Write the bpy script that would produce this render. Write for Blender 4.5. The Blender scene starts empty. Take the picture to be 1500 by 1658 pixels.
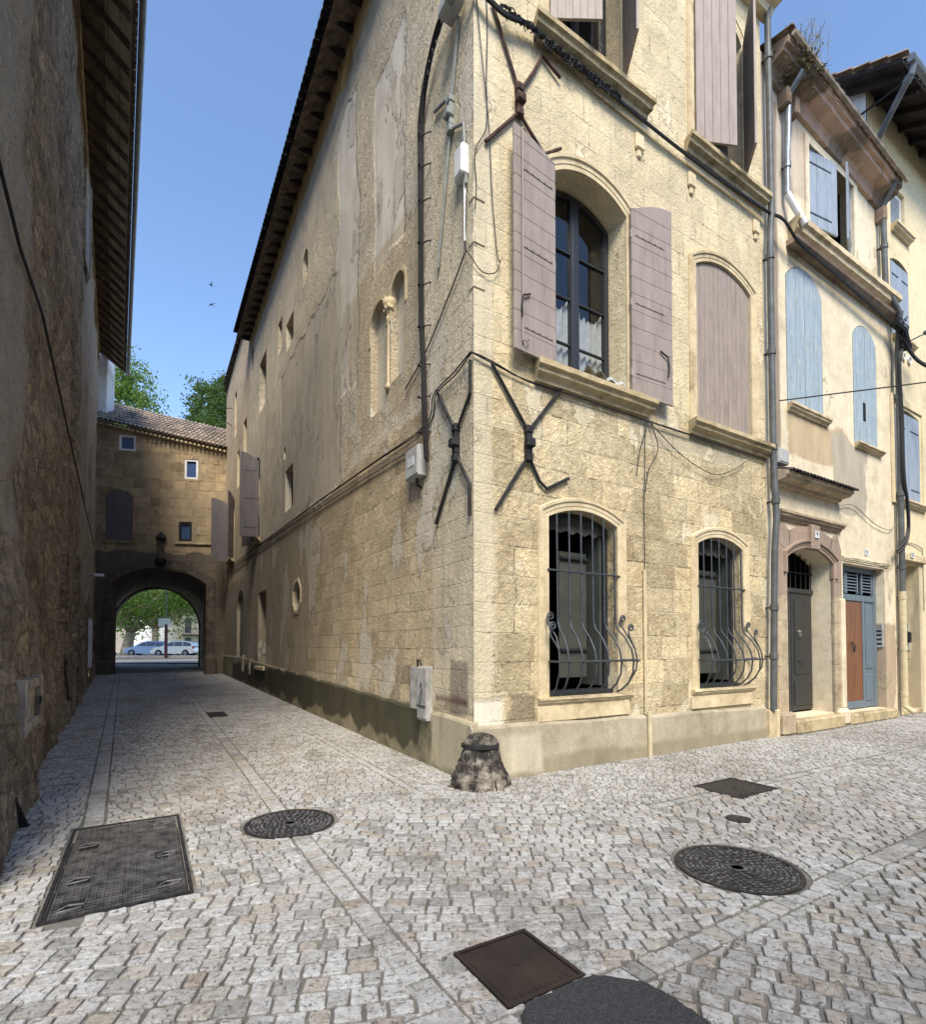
import bpy, math, random
import numpy as np
from mathutils import Vector
from mathutils.geometry import tessellate_polygon
rnd = random.Random(7)
rng = np.random.default_rng(7)
PI = math.pi
scene = bpy.context.scene
col = scene.collection

# ------------------------------------------------------------------ camera, sky, sun, exposure
cam_d = bpy.data.cameras.new('camera'); cam = bpy.data.objects.new('camera', cam_d); col.objects.link(cam)
cam.location = (0, 0, 1.6)
TH = math.radians(1.4)
cam.rotation_euler = (PI/2 + TH, 0, 0)
cam_d.sensor_fit = 'HORIZONTAL'; cam_d.sensor_width = 36; cam_d.lens = 36*850/1500
cam_d.shift_x = 0.0
cam_d.shift_y = ((1048 - 850*math.tan(TH)) - 829)/1500
cam_d.clip_start = 0.05; cam_d.clip_end = 2000
scene.camera = cam

SUN_DIR = Vector((0.12, -0.95, 0)).normalized()
SUN_EL = math.radians(50)
w = bpy.data.worlds.new('World'); scene.world = w; w.use_nodes = True
nt = w.node_tree; nt.nodes.clear()
out = nt.nodes.new('ShaderNodeOutputWorld'); bg = nt.nodes.new('ShaderNodeBackground'); sky = nt.nodes.new('ShaderNodeTexSky')
sky.sky_type = 'NISHITA'; sky.sun_disc = False; sky.sun_elevation = SUN_EL
sky.sun_rotation = math.atan2(SUN_DIR.x, SUN_DIR.y)
sky.air_density = 1.0; sky.dust_density = 0.7; sky.ozone_density = 3.0; sky.altitude = 600
bg.inputs[1].default_value = 0.14
nt.links.new(sky.outputs[0], bg.inputs[0]); nt.links.new(bg.outputs[0], out.inputs[0])
sl = bpy.data.lights.new('sun', 'SUN'); sl.energy = 2.6; sl.angle = math.radians(24); sl.color = (1.0, 0.90, 0.74)
so = bpy.data.objects.new('sun', sl); col.objects.link(so)
sd = Vector((SUN_DIR.x*math.cos(SUN_EL), SUN_DIR.y*math.cos(SUN_EL), math.sin(SUN_EL)))
so.rotation_euler = sd.to_track_quat('Z', 'Y').to_euler()
scene.view_settings.view_transform = 'Standard'; scene.view_settings.look = 'None'
scene.view_settings.exposure = 1.22; scene.view_settings.gamma = 1.0
scene.view_settings.use_curve_mapping = False

# ------------------------------------------------------------------ frames
RA = math.radians(31.1)
U = (math.cos(RA), math.sin(RA)); AL = (-U[1], U[0]); C0 = (0.13, 6.24)
def zg(e): return 0.0115*max(0.0, -e)
def W(s, e, z=0.0): return (C0[0]+s*U[0]-e*AL[0], C0[1]+s*U[1]-e*AL[1], z)
LP = (-3.7232, 3.9156); LD = (-0.5503, 0.8349); LROT = math.atan2(LD[1], LD[0])
AP = (-17.95, 25.3); AD = (0.9862, 0.1657); AROT = math.atan2(AD[1], AD[0])

# ------------------------------------------------------------------ material kit
class Mat:
    def __init__(s, name, rough=0.85, metal=0.0, spec=0.3):
        s.m = bpy.data.materials.new(name); s.m.use_nodes = True
        s.nt = s.m.node_tree; s.b = s.nt.nodes['Principled BSDF']
        s.b.inputs['Roughness'].default_value = rough; s.b.inputs['Metallic'].default_value = metal
        s.b.inputs['Specular IOR Level'].default_value = spec
        s._co = None
    def N(s, t): return s.nt.nodes.new('ShaderNode'+t)
    def L(s, a, b): s.nt.links.new(a, b)
    def put(s, inp, v):
        if isinstance(v, (int, float)): inp.default_value = v
        elif isinstance(v, (tuple, list)): inp.default_value = tuple(v) + ((1,) if len(v) == 3 and inp.type == 'RGBA' else ())
        else: s.L(v, inp)
    def co(s):
        if s._co is None:
            tc = s.N('TexCoord'); sp = s.N('SeparateXYZ'); s.L(tc.outputs['Object'], sp.inputs[0]); s._obj = tc.outputs['Object']
            u = s.ma('ADD', sp.outputs[0], s.ma('MULTIPLY', sp.outputs[1], 0.83))
            cb = s.N('CombineXYZ'); s.L(u, cb.inputs[0]); s.L(sp.outputs[2], cb.inputs[1])
            s._co = (u, sp.outputs[2], cb.outputs[0])
        return s._co
    def obj(s): s.co(); return s._obj
    def ma(s, op, a, b=0.0, c=0.0, clamp=False):
        n = s.N('Math'); n.operation = op; n.use_clamp = clamp; s.put(n.inputs[0], a); s.put(n.inputs[1], b)
        if op in ('MULTIPLY_ADD', 'SMOOTH_MIN'): s.put(n.inputs[2], c)
        return n.outputs[0]
    def noise(s, scale, detail=4, rough=0.6, vec=None, dist=0.0, stretch=None):
        n = s.N('TexNoise'); v = s.obj() if vec is None else vec
        if stretch:
            mp = s.N('Mapping'); s.L(v, mp.inputs[0]); mp.inputs['Scale'].default_value = stretch; v = mp.outputs[0]
        s.L(v, n.inputs['Vector']); n.inputs['Scale'].default_value = scale; n.inputs['Detail'].default_value = detail
        n.inputs['Roughness'].default_value = rough; n.inputs['Distortion'].default_value = dist
        return n.outputs[0]
    def vor(s, scale, feature='F1', vec=None, rand=1.0):
        n = s.N('TexVoronoi'); n.feature = feature; s.L(s.obj() if vec is None else vec, n.inputs['Vector']); n.inputs['Scale'].default_value = scale
        n.inputs['Randomness'].default_value = rand
        return n.outputs[0]
    def mr(s, v, a, b, c=0.0, d=1.0):
        n = s.N('MapRange'); n.clamp = True; s.put(n.inputs[0], v)
        for i, q in enumerate((a, b, c, d)): n.inputs[i+1].default_value = q
        return n.outputs[0]
    def mix(s, f, a, b, mode='MIX'):
        n = s.N('Mix'); n.data_type = 'RGBA'; n.blend_type = mode; n.clamp_factor = True
        s.put(n.inputs[0], f); s.put(n.inputs[6], a); s.put(n.inputs[7], b); return n.outputs[2]
    def ramp(s, f, stops):
        n = s.N('ValToRGB'); s.put(n.inputs[0], f); e = n.color_ramp.elements
        while len(e) < len(stops): e.new(0.5)
        for i, (p, c) in enumerate(stops): e[i].position = p; e[i].color = tuple(c)+(1,)
        return n.outputs[0]
    def bump(s, h, dist=0.02, strength=1.0):
        n = s.N('Bump'); s.put(n.inputs['Height'], h); n.inputs['Distance'].default_value = dist; n.inputs['Strength'].default_value = strength
        s.L(n.outputs[0], s.b.inputs['Normal'])
    def base(s, c): s.put(s.b.inputs['Base Color'], c)
    def brick(s, w, h, mortar, warp=0.03, wscale=1.5, off=0.5):
        u, z, v = s.co()
        nz = s.N('TexNoise'); s.L(v, nz.inputs['Vector']); nz.inputs['Scale'].default_value = wscale; nz.inputs['Detail'].default_value = 3
        vm = s.N('VectorMath'); vm.operation = 'MULTIPLY_ADD'; s.L(nz.outputs['Color'], vm.inputs[0]); vm.inputs[1].default_value = (warp, warp, 0); s.L(v, vm.inputs[2])
        b = s.N('TexBrick'); s.L(vm.outputs[0], b.inputs['Vector']); b.inputs['Scale'].default_value = 1
        b.inputs['Brick Width'].default_value = w; b.inputs['Row Height'].default_value = h; b.inputs['Mortar Size'].default_value = mortar
        b.inputs['Mortar Smooth'].default_value = 0.4; b.inputs['Color1'].default_value = (0, 0, 0, 1); b.inputs['Color2'].default_value = (1, 1, 1, 1); b.inputs['Mortar'].default_value = (0.5, 0.5, 0.5, 1)
        b.offset = off; b.squash = 0.7; b.squash_frequency = 3
        return b.outputs['Color'], b.outputs['Fac']
    def region(s, x0, x1, z0, z1, amp=0.5, scale=0.9, soft=0.08, streak=None):
        """ragged-edged patch of wall, in metres along and up the wall"""
        u, z, v = s.co()
        nz = s.noise(scale, 5, 0.62, stretch=streak or (1, 1, 1))
        d = s.ma('MULTIPLY', s.ma('SUBTRACT', nz, 0.5), amp*2)
        m = s.ma('MINIMUM', s.ma('MINIMUM', s.ma('SUBTRACT', u, x0), s.ma('SUBTRACT', x1, u)), s.ma('MINIMUM', s.ma('SUBTRACT', z, z0), s.ma('SUBTRACT', z1, z)))
        return s.mr(s.ma('ADD', m, d), 0.0, soft)

def simple(name, c, rough=0.7, metal=0.0, var=0.15, nscale=8, bump=0.0, spec=0.3, stretch=None, c2=None):
    m = Mat(name, rough, metal, spec)
    n = m.noise(nscale, 5, 0.65, stretch=stretch)
    d = c2 or tuple(x*(1-var*2) for x in c)
    m.base(m.ramp(n, [(0.3, d), (0.7, tuple(min(1, x*(1+var)) for x in c))]))
    if bump: m.bump(m.noise(nscale*5, 4, 0.7, stretch=stretch), bump)
    return m.m

def limestone(name, light, mid, dark, brick=None, mortar=(0.5, 0.45, 0.34), blockvar=0.5, mortar_s=0.6, rough_b=0.018, pits=0.5, scale=1.0, regions=(), grime=0.35, streaks=0.25, flake=None, rubble=0.0):
    m = Mat(name, 0.92, 0, 0.15)
    big = m.noise(0.55*scale, 5, 0.6); med = m.noise(3.2*scale, 6, 0.68); fine = m.noise(26*scale, 5, 0.7)
    c = m.ramp(m.ma('ADD', m.ma('MULTIPLY', big, 0.5), m.ma('MULTIPLY', med, 0.5)), [(0.36, dark), (0.48, mid), (0.60, light)])
    h = m.ma('ADD', m.ma('MULTIPLY', med, 0.9), m.ma('MULTIPLY', fine, 0.45))
    rg = m.noise(6.5*scale, 6, 0.66, dist=1.1); rg = m.ma('ABSOLUTE', m.ma('SUBTRACT', rg, 0.5)); rg = m.mr(rg, 0.0, 0.13)
    h = m.ma('ADD', h, m.ma('MULTIPLY', rg, pits*0.32))

    if brick:
        bc, bf = m.brick(*brick)
        c = m.mix(m.ma('MULTIPLY', blockvar, 1.0), c, m.mix(1.0, c, m.ramp(bc, [(0, tuple(x*0.55 for x in (1, .95, .85))), (0.5, (0.86, .84, .8)), (1, (1.12, 1.08, 1.0))]), 'MULTIPLY'))
        wear = m.mr(m.noise(1.3, 4, 0.6), 0.35, 0.6)
        f = m.ma('MULTIPLY', m.ma('MULTIPLY', bf, wear), mortar_s)
        c = m.mix(f, c, mortar)
        dj = m.ma('MULTIPLY', m.mr(bf, .55, .95), m.mr(m.noise(1.9, 5, 0.7), 0.53, 0.60))
        c = m.mix(m.ma('MULTIPLY', dj, .75), c, tuple(x*.4 for x in dark))
        h = m.ma('SUBTRACT', h, m.ma('ADD', m.ma('MULTIPLY', bf, 0.45), m.ma('MULTIPLY', dj, 1.2)))
    if rubble:
        nz = m.N('TexNoise'); m.L(m.obj(), nz.inputs['Vector']); nz.inputs['Scale'].default_value = 2.5; nz.inputs['Detail'].default_value = 4
        vm = m.N('VectorMath'); vm.operation = 'MULTIPLY_ADD'; m.L(nz.outputs['Color'], vm.inputs[0]); vm.inputs[1].default_value = (.28, .0, .22); mp = m.N('Mapping'); m.L(m.obj(), mp.inputs[0]); mp.inputs['Scale'].default_value = (1, .01, 1.7); m.L(mp.outputs[0], vm.inputs[2])
        vo = m.N('TexVoronoi'); m.L(vm.outputs[0], vo.inputs['Vector']); vo.inputs['Scale'].default_value = 3.1
        ve = m.vor(3.1, 'DISTANCE_TO_EDGE', vec=vm.outputs[0]); ed = m.mr(ve, 0.0, 0.09)
        rm = m.ma('MULTIPLY', m.mr(m.noise(0.7, 5, 0.65), 0.36, 0.5), rubble)
        sp_ = m.N('SeparateColor'); m.L(vo.outputs['Color'], sp_.inputs[0])
        c = m.mix(rm, c, m.mix(1.0, c, m.ramp(sp_.outputs[0], [(0, (.55, .52, .50)), (.5, (.95, .92, .88)), (1, (1.45, 1.36, 1.22))]), 'MULTIPLY'))
        c = m.mix(m.ma('MULTIPLY', m.ma('MULTIPLY', m.ma('SUBTRACT', 1.0, ed), rm), .6), c, tuple(x*.6 for x in dark)); h = m.ma('ADD', h, m.ma('MULTIPLY', m.ma('MULTIPLY', ed, rm), 1.0))
    # dark pits of flaked stone
    pit = m.ma('MULTIPLY', m.mr(m.noise(14*scale, 6, 0.75), 0.62, 0.74), m.mr(big, 0.38, 0.6))
    if pits > .3:
        c = m.mix(m.ma('MULTIPLY', m.mr(rg, 0.0, 0.5, 1, 0), 0.22*min(1, pits)), c, tuple(x*0.8 for x in dark))
    c = m.mix(m.ma('MULTIPLY', pit, 0.55), c, tuple(x*0.45 for x in dark))
    t1 = m.noise(7*scale, 10, 0.80); t2 = m.noise(48*scale, 4, 0.72)
    def mul(c, f): q = m.N('CombineColor'); [m.L(f, q.inputs[i]) for i in range(3)]; return m.mix(1.0, c, q.outputs[0], 'MULTIPLY')
    a_ = min(1.0, .35+pits*.65)
    c = mul(c, m.mr(t1, 0.3, 0.7, 1-.34*a_, 1+.36*a_))
    t3 = m.noise(15*scale, 5, 0.62, dist=.8)
    c = mul(c, m.mr(t3, 0.34, 0.62, 1-.32*a_*min(1, pits), 1+.14*a_*min(1, pits)))
    h = m.ma('ADD', m.ma('ADD', h, m.ma('MULTIPLY', t1, .8*a_)), m.ma('MULTIPLY', t3, 1.3*a_*min(1, pits)))
    for r in regions:
        (x0, x1, z0, z1), rc, k = r[0], r[1], r[2]
        amp = r[3] if len(r) > 3 else 0.4
        streak = r[4] if len(r) > 4 else None
        g = m.ma('MULTIPLY', m.region(x0, x1, z0, z1, amp, 0.9, 0.07, streak), r[5] if len(r) > 5 else 1.0)
        rc2 = m.ramp(m.noise(1.9, 5, 0.65, stretch=(1.6, 1.6, 0.5)), [(0.3, tuple(x*0.78 for x in rc)), (0.7, tuple(min(1, x*1.1) for x in rc))])
        c = m.mix(g, c, rc2)
        h = m.ma('ADD', m.ma('MULTIPLY', h, m.ma('SUBTRACT', 1.0, m.ma('MULTIPLY', g, 1-k))), m.ma('MULTIPLY', g, 0.55*(1-k)))
    if flake:
        fc, th, k = flake[:3]; sx = flake[3] if len(flake) > 3 else (1, 1, .7)
        f = m.mr(m.noise(0.75, 9, 0.66, stretch=sx, dist=.3), th, th+.012)
        edge = m.ma('MULTIPLY', m.ma('MULTIPLY', f, m.ma('SUBTRACT', 1.0, f)), 3.0)
        c = m.mix(m.ma('MULTIPLY', f, k), c, m.ramp(med, [(.3, tuple(x*.82 for x in fc)), (.7, tuple(min(1, x*1.1) for x in fc))])); c = m.mix(m.ma('MULTIPLY', edge, .6), c, tuple(x*.4 for x in dark))
        h = m.ma('ADD', m.ma('MULTIPLY', h, m.ma('SUBTRACT', 1.0, m.ma('MULTIPLY', f, .55*k))), m.ma('MULTIPLY', f, 1.1*k))
    # rain streaks and grime
    st = m.mr(m.noise(1.0, 5, 0.7, stretch=(3.5, 3.5, 0.22)), 0.52, 0.75)
    c = m.mix(m.ma('MULTIPLY', st, streaks), c, tuple(x*0.5 for x in mid))
    gr = m.mr(m.noise(0.8, 6, 0.72, dist=0.6), 0.53, 0.72)
    c = m.mix(m.ma('MULTIPLY', gr, grime), c, tuple(x*0.42 for x in dark))
    fn = m.mr(t2, 0.28, 0.72, 0.80, 1.24)
    cf = m.N('CombineColor'); [m.L(fn, cf.inputs[i]) for i in range(3)]
    c = m.mix(1.0, c, cf.outputs[0], 'MULTIPLY')
    m.base(c); m.bump(h, rough_b)
    return m.m

# ------------------------------------------------------------------ mesh kit
class MB:
    def __init__(s): s.v = []; s.f = []; s.sm = False
    def add(s, vs, fs):
        o = len(s.v); s.v += [tuple(p) for p in vs]; s.f += [tuple(i+o for i in f) for f in fs]; return s
    def box(s, x0, x1, y0, y1, z0, z1):
        return s.add([(x0, y0, z0), (x1, y0, z0), (x1, y1, z0), (x0, y1, z0), (x0, y0, z1), (x1, y0, z1), (x1, y1, z1), (x0, y1, z1)],
                     [(0, 3, 2, 1), (4, 5, 6, 7), (0, 1, 5, 4), (1, 2, 6, 5), (2, 3, 7, 6), (3, 0, 4, 7)])
    def bbox(s, x0, x1, y0, y1, z0, z1, b=0.006):
        """box with chamfered edges"""
        X = (x0, x1); Y = (y0, y1); Z = (z0, z1); vs = []; idx = {}
        for i in (0, 1):
            for j in (0, 1):
                for k in (0, 1):
                    p = [X[i], Y[j], Z[k]]; g = [(1-2*i)*b, (1-2*j)*b, (1-2*k)*b]
                    for a in range(3):
                        q = [p[t]+(g[t] if t != a else 0) for t in range(3)]
                        idx[(i, j, k, a)] = len(vs); vs.append(q)
        fs = []
        for a in range(3):
            o = [t for t in range(3) if t != a]
            for e in (0, 1):
                l = []
                for (p, q) in ((0, 0), (1, 0), (1, 1), (0, 1)):
                    k = [0, 0, 0]; k[a] = e; k[o[0]] = p; k[o[1]] = q; l.append(idx[(k[0], k[1], k[2], a)])
                fs.append(l if (e == 1) == (a != 1) else l[::-1])
            for p in (0, 1):
                for q in (0, 1):
                    k0 = [0]*3; k1 = [0]*3; k0[a] = 0; k1[a] = 1; k0[o[0]] = k1[o[0]] = p; k0[o[1]] = k1[o[1]] = q
                    l = [idx[tuple(k0)+(o[0],)], idx[tuple(k1)+(o[0],)], idx[tuple(k1)+(o[1],)], idx[tuple(k0)+(o[1],)]]
                    fs.append(l)
        for i in (0, 1):
            for j in (0, 1):
                for k in (0, 1): fs.append([idx[(i, j, k, 0)], idx[(i, j, k, 1)], idx[(i, j, k, 2)]])
        return s.add(vs, fs)
    def prism(s, poly, y0, y1):
        """polygon in x,z pushed from y0 to y1"""
        n = len(poly)
        tri = tessellate_polygon([[Vector((p[0], p[1], 0)) for p in poly]])
        vs = [(p[0], y0, p[1]) for p in poly]+[(p[0], y1, p[1]) for p in poly]
        fs = [tuple(t) for t in tri]+[tuple(i+n for i in t)[::-1] for t in tri]+[(i, (i+1) % n, (i+1) % n+n, i+n) for i in range(n)]
        return s.add(vs, fs)
    def prismz(s, poly, z0, z1):
        n = len(poly); vs = [(p[0], p[1], z0) for p in poly]+[(p[0], p[1], z1) for p in poly]
        return s.add(vs, [tuple(range(n))[::-1], tuple(range(n, 2*n))]+[(i, (i+1) % n, (i+1) % n+n, i+n) for i in range(n)])
    def tube(s, pts, r, n=8, cap=True, flat=1.0):
        pts = [Vector(p) for p in pts]; k = len(pts); rs = r if isinstance(r, (list, tuple)) else [r]*k
        T = []
        for i in range(k):
            a = pts[max(0, i-1)]; b = pts[min(k-1, i+1)]; t = (b-a)
            T.append(t.normalized() if t.length > 1e-9 else Vector((0, 0, 1)))
        up = Vector((0, 0, 1)) if abs(T[0].z) < 0.9 else Vector((0, 1, 0))
        nrm = (up - T[0]*up.dot(T[0])).normalized(); vs = []
        for i in range(k):
            nrm = (nrm - T[i]*nrm.dot(T[i])).normalized(); bn = T[i].cross(nrm)
            for j in range(n):
                a = 2*PI*j/n; vs.append(pts[i]+nrm*math.cos(a)*rs[i]+bn*math.sin(a)*rs[i]*flat)
        fs = [(i*n+j, i*n+(j+1) % n, (i+1)*n+(j+1) % n, (i+1)*n+j) for i in range(k-1) for j in range(n)]
        if cap: fs += [tuple(range(n))[::-1], tuple((k-1)*n+j for j in range(n))]
        return s.add(vs, fs)
    def lathe(s, prof, c=(0, 0, 0), n=24, jit=0.0):
        vs = []
        for (r, z) in prof:
            for j in range(n):
                a = 2*PI*j/n; rr = r*(1+(rnd.random()-.5)*jit); vs.append((c[0]+rr*math.cos(a), c[1]+rr*math.sin(a), c[2]+z))
        k = len(prof)
        return s.add(vs, [(i*n+j, i*n+(j+1) % n, (i+1)*n+(j+1) % n, (i+1)*n+j) for i in range(k-1) for j in range(n)]+[tuple(range(n))[::-1], tuple((k-1)*n+j for j in range(n))])
    def sweep(s, path, prof, closed=False):
        """path in x,z; profile points (offset to the left of travel, y); mitred"""
        P = [Vector((p[0], p[1])) for p in path]; k = len(P); vs = []; n = len(prof)
        for i in range(k):
            a = P[(i-1) % k] if (closed or i > 0) else None; b = P[(i+1) % k] if (closed or i < k-1) else None
            d1 = (P[i]-a).normalized() if a is not None else None; d2 = (b-P[i]).normalized() if b is not None else None
            if d1 is None: d1 = d2
            if d2 is None: d2 = d1
            n1 = Vector((-d1.y, d1.x)); n2 = Vector((-d2.y, d2.x)); m = (n1+n2).normalized(); m = m/max(0.35, m.dot(n1))
            for (o, y) in prof: q = P[i]+m*o; vs.append((q.x, y, q.y))
        fs = []
        for i in range(k if closed else k-1):
            for j in range(n): fs.append((i*n+j, ((i+1) % k)*n+j, ((i+1) % k)*n+(j+1) % n, i*n+(j+1) % n))
        if not closed: fs += [tuple(range(n)), tuple((k-1)*n+j for j in range(n))[::-1]]
        return s.add(vs, fs)
    def build(s, name, mat, parent=None, loc=(0, 0, 0), rz=0.0, smooth=False, fix=True, rot=None):
        me = bpy.data.meshes.new(name); me.from_pydata(s.v, [], s.f); me.update()
        if fix:
            import bmesh
            bm = bmesh.new(); bm.from_mesh(me); bmesh.ops.recalc_face_normals(bm, faces=bm.faces); bm.to_mesh(me); bm.free()
        me.materials.append(mat)
        if smooth: me.polygons.foreach_set('use_smooth', [True]*len(me.polygons))
        o = bpy.data.objects.new(name, me); col.objects.link(o); o.parent = parent; o.location = loc; o.rotation_euler = rot or (0, 0, rz)
        return o

def tag(o, label=None, cat=None, group=None, kind=None):
    if label: o['label'] = label
    if cat: o['category'] = cat
    if group: o['group'] = group
    if kind: o['kind'] = kind
    return o
def thing(name, label, cat, loc=(0, 0, 0), rz=0.0, group=None):
    o = bpy.data.objects.new(name, None); col.objects.link(o); o.location = loc; o.rotation_euler = (0, 0, rz); o.empty_display_size = 0.2
    return tag(o, label, cat, group)
def copy_tree(o, parent=None):
    c = o.copy(); col.objects.link(c); c.parent = parent
    for ch in list(o.children): copy_tree(ch, c)
    return c

def arch_pts(x0, x1, zs, zc, n=14):
    """from (x1,zs) over the crown to (x0,zs)"""
    h = zc-zs; w2 = (x1-x0)/2; cx = (x0+x1)/2
    if h < 1e-4: return [(x1, zs), (x0, zs)]
    r = (w2*w2+h*h)/(2*h); cz = zc-r; a = math.asin(min(1, w2/r))
    if h > w2: a = PI-a
    return [(cx+r*math.sin(t), cz+r*math.cos(t)) for t in [a-2*a*i/n for i in range(n+1)]]
def opening(x0, x1, z0, zs, zc, n=14): return [(x0, z0), (x1, z0)]+arch_pts(x0, x1, zs, zc, n)

def wall(name, outer, holes, mat, parent, depth=0.3, rz=0.0, loc=(0, 0, 0), back=False, label=None, y=0.0):
    """flat wall face with real openings and their reveals; front at y"""
    mb = MB(); loops = [outer]+[h[0] for h in holes]
    flat = [p for l in loops for p in l]
    tri = tessellate_polygon([[Vector((p[0], p[1], 0)) for p in l] for l in loops])
    mb.add([(p[0], y, p[1]) for p in flat], [tuple(t) for t in tri])
    for (h, d) in holes:
        n = len(h); mb.add([(p[0], y, p[1]) for p in h]+[(p[0], y+d, p[1]) for p in h], [(i, (i+1) % n, (i+1) % n+n, i+n) for i in range(n)])
    o = mb.build(name, mat, parent, loc, rz)
    # orient the face outward (-y)
    me = o.data
    return o
def backing(mb, h, d, y=0.0):
    tri = tessellate_polygon([[Vector((p[0], p[1], 0)) for p in h]])
    mb.add([(p[0], y+d, p[1]) for p in h], [tuple(t) for t in tri])

# ------------------------------------------------------------------ materials
CREAM = limestone('cream_limestone', (0.76, 0.665, 0.46), (0.68, 0.58, 0.385), (0.52, 0.42, 0.265), brick=(0.62, 0.36, 0.011, 0.05, 1.2), mortar=(0.70, 0.62, 0.45), blockvar=0.8, mortar_s=0.3, rough_b=0.032, pits=0.75,
    regions=[((-1, 7, 5.25, 20), (0.72, 0.625, 0.43), 0.35, 0.35, None, 0.62), ((2.7, 5.6, 4.6, 5.1), (0.52, 0.46, 0.33), 0.6, 0.3),
             ((-0.2, 0.32, -1, 16), (0.63, 0.56, 0.41), 0.5, 0.25, (1, 1, 0.4), 0.85), ((0.5, 1.0, 0.3, 1.05), (0.30, 0.25, 0.17), 0.9, 0.35), ((-0.3, 0.45, 0.5, 1.0), (0.74, 0.69, 0.57), 0.2, 0.12)], grime=0.3, streaks=0.22, flake=((0.74, 0.67, 0.51), 0.585, 0.55))
ALLEYW = limestone('weathered_alley_plaster', (0.75, 0.665, 0.51), (0.65, 0.56, 0.42), (0.37, 0.29, 0.20), brick=(0.50, 0.27, 0.012, 0.07, 1.4), mortar=(0.50, 0.46, 0.38), blockvar=0.95, mortar_s=0.75, rough_b=0.035, pits=0.8,
    regions=[((-4.9, -0.75, 1.3, 4.95), (0.45, 0.35, 0.215), 0.8, 0.35, None, 0.42), ((-8, -4.3, 1.0, 5.0), (0.42, 0.34, 0.23), 0.8, 0.5, None, 0.5), ((-20, 1, 4.98, 14), (0.72, 0.655, 0.53), 0.95, 0.12, None, 0.7),
             ((-5.4, -4.1, 6.6, 12.5), (0.70, 0.665, 0.59), 0.08, 0.55, (1, 1, 0.35)), ((-3.3, -2.0, 8.0, 11.5), (0.70, 0.66, 0.58), 0.08, 0.5, (1, 1, 0.4)),
             ((-10.8, -5.0, 4.9, 9.6), (0.58, 0.53, 0.44), 0.12, 0.5, (1, 1, 0.4)), ((-4.7, -1.5, 5.2, 8.4), (0.50, 0.405, 0.27), 1.0, 0.6, None, 0.6),
             ((-30, 1, 13.2, 16), (0.66, 0.52, 0.28), 0.5, 0.22), ((-18, -7.5, 0.8, 5.1), (0.42, 0.36, 0.27), 0.3, 0.7),
             ((-1.1, 0.3, 0.8, 16), (0.62, 0.55, 0.40), 0.6, 0.30, (1, 1, 0.4), 0.8), ((-0.62, -0.1, 0.72, 1.5), (0.26, 0.225, 0.17), 0.8, 0.25, None, 0.85), ((-1.0, -0.1, 0.85, 1.0), (0.16, 0.10, 0.09), 1.0, 0.12)], grime=0.32, streaks=0.35, flake=((0.56, 0.52, 0.44), 0.555, 0.8, (1, 1, .55)))
FAR_PLASTER = limestone('pink_cream_plaster', (0.60, 0.51, 0.38), (0.53, 0.44, 0.32), (0.40, 0.32, 0.23), None, rough_b=0.015, pits=0.2, regions=[((-40, -10, 0, 4.5), (0.36, 0.31, 0.245), 0.3, 0.9)], grime=0.3)
PLINTH = limestone('plinth_render', (0.42, 0.375, 0.29), (0.36, 0.315, 0.235), (0.24, 0.205, 0.15), None, rough_b=0.006, pits=0.08,
    regions=[((-0.3, 6.5, -0.3, 0.22), (0.30, 0.265, 0.19), 0.5, 0.12), ((0.25, 0.95, 0.02, 0.56), (0.50, 0.45, 0.35), 0.2, 0.14)], grime=0.35, streaks=0.3)
MOSS = limestone('damp_mossy_plinth', (0.30, 0.26, 0.185), (0.22, 0.20, 0.13), (0.085, 0.082, 0.052), None, rough_b=0.008, pits=0.12,
    regions=[((-20, -1.3, 0.18, 1.0), (0.058, 0.056, 0.038), 0.5, 0.48, (1.4, 1.4, 0.5), 0.88), ((-20, -1.3, 0.95, 1.4), (0.33, 0.29, 0.22), 0.5, 0.16, (2.5, 2.5, 0.6), 0.95), ((-1.1, 0.3, 0.0, 0.8), (0.42, 0.37, 0.26), 0.5, 0.3)], grime=0.5, streaks=0.6)
TRIM = limestone('carved_limestone', (0.67, 0.575, 0.39), (0.57, 0.475, 0.31), (0.36, 0.285, 0.18), None, rough_b=0.007, pits=0.15, scale=1.4, grime=0.4, streaks=0.35)
SILL = limestone('weathered_sill_stone', (0.52, 0.44, 0.28), (0.42, 0.345, 0.21), (0.17, 0.135, 0.085), None, rough_b=0.008, pits=0.2, scale=2.0, grime=0.6, streaks=0.4)
ROUGHL = limestone('rough_brown_rubble', (0.72, 0.59, 0.43), (0.55, 0.44, 0.315), (0.26, 0.195, 0.135), None, rough_b=0.08, pits=1.5, rubble=0.7,
    regions=[((-3, 1.75, 2.7, 20), (0.56, 0.48, 0.37), 0.7, 0.22), ((13, 30, 3, 20), (0.44, 0.38, 0.30), 0.3, 0.8)], grime=0.5, streaks=0.35)
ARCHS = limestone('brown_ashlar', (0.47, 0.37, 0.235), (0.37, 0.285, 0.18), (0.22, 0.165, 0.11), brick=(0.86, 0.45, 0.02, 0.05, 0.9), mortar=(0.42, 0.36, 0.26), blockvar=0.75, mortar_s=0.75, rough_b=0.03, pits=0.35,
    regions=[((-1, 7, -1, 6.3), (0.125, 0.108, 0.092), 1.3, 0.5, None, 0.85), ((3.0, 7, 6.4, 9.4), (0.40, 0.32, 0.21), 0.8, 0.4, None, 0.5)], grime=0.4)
REDST = limestone('red_brown_stone', (0.53, 0.45, 0.33), (0.42, 0.345, 0.25), (0.25, 0.195, 0.145), brick=(0.5, 0.42, 0.006, 0.02), mortar=(0.38, 0.32, 0.25), blockvar=0.4, rough_b=0.015, pits=0.3, regions=[((6, 9, 2.5, 4.1), (0.33, 0.255, 0.205), 0.6, 0.3)], grime=0.4)
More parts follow.
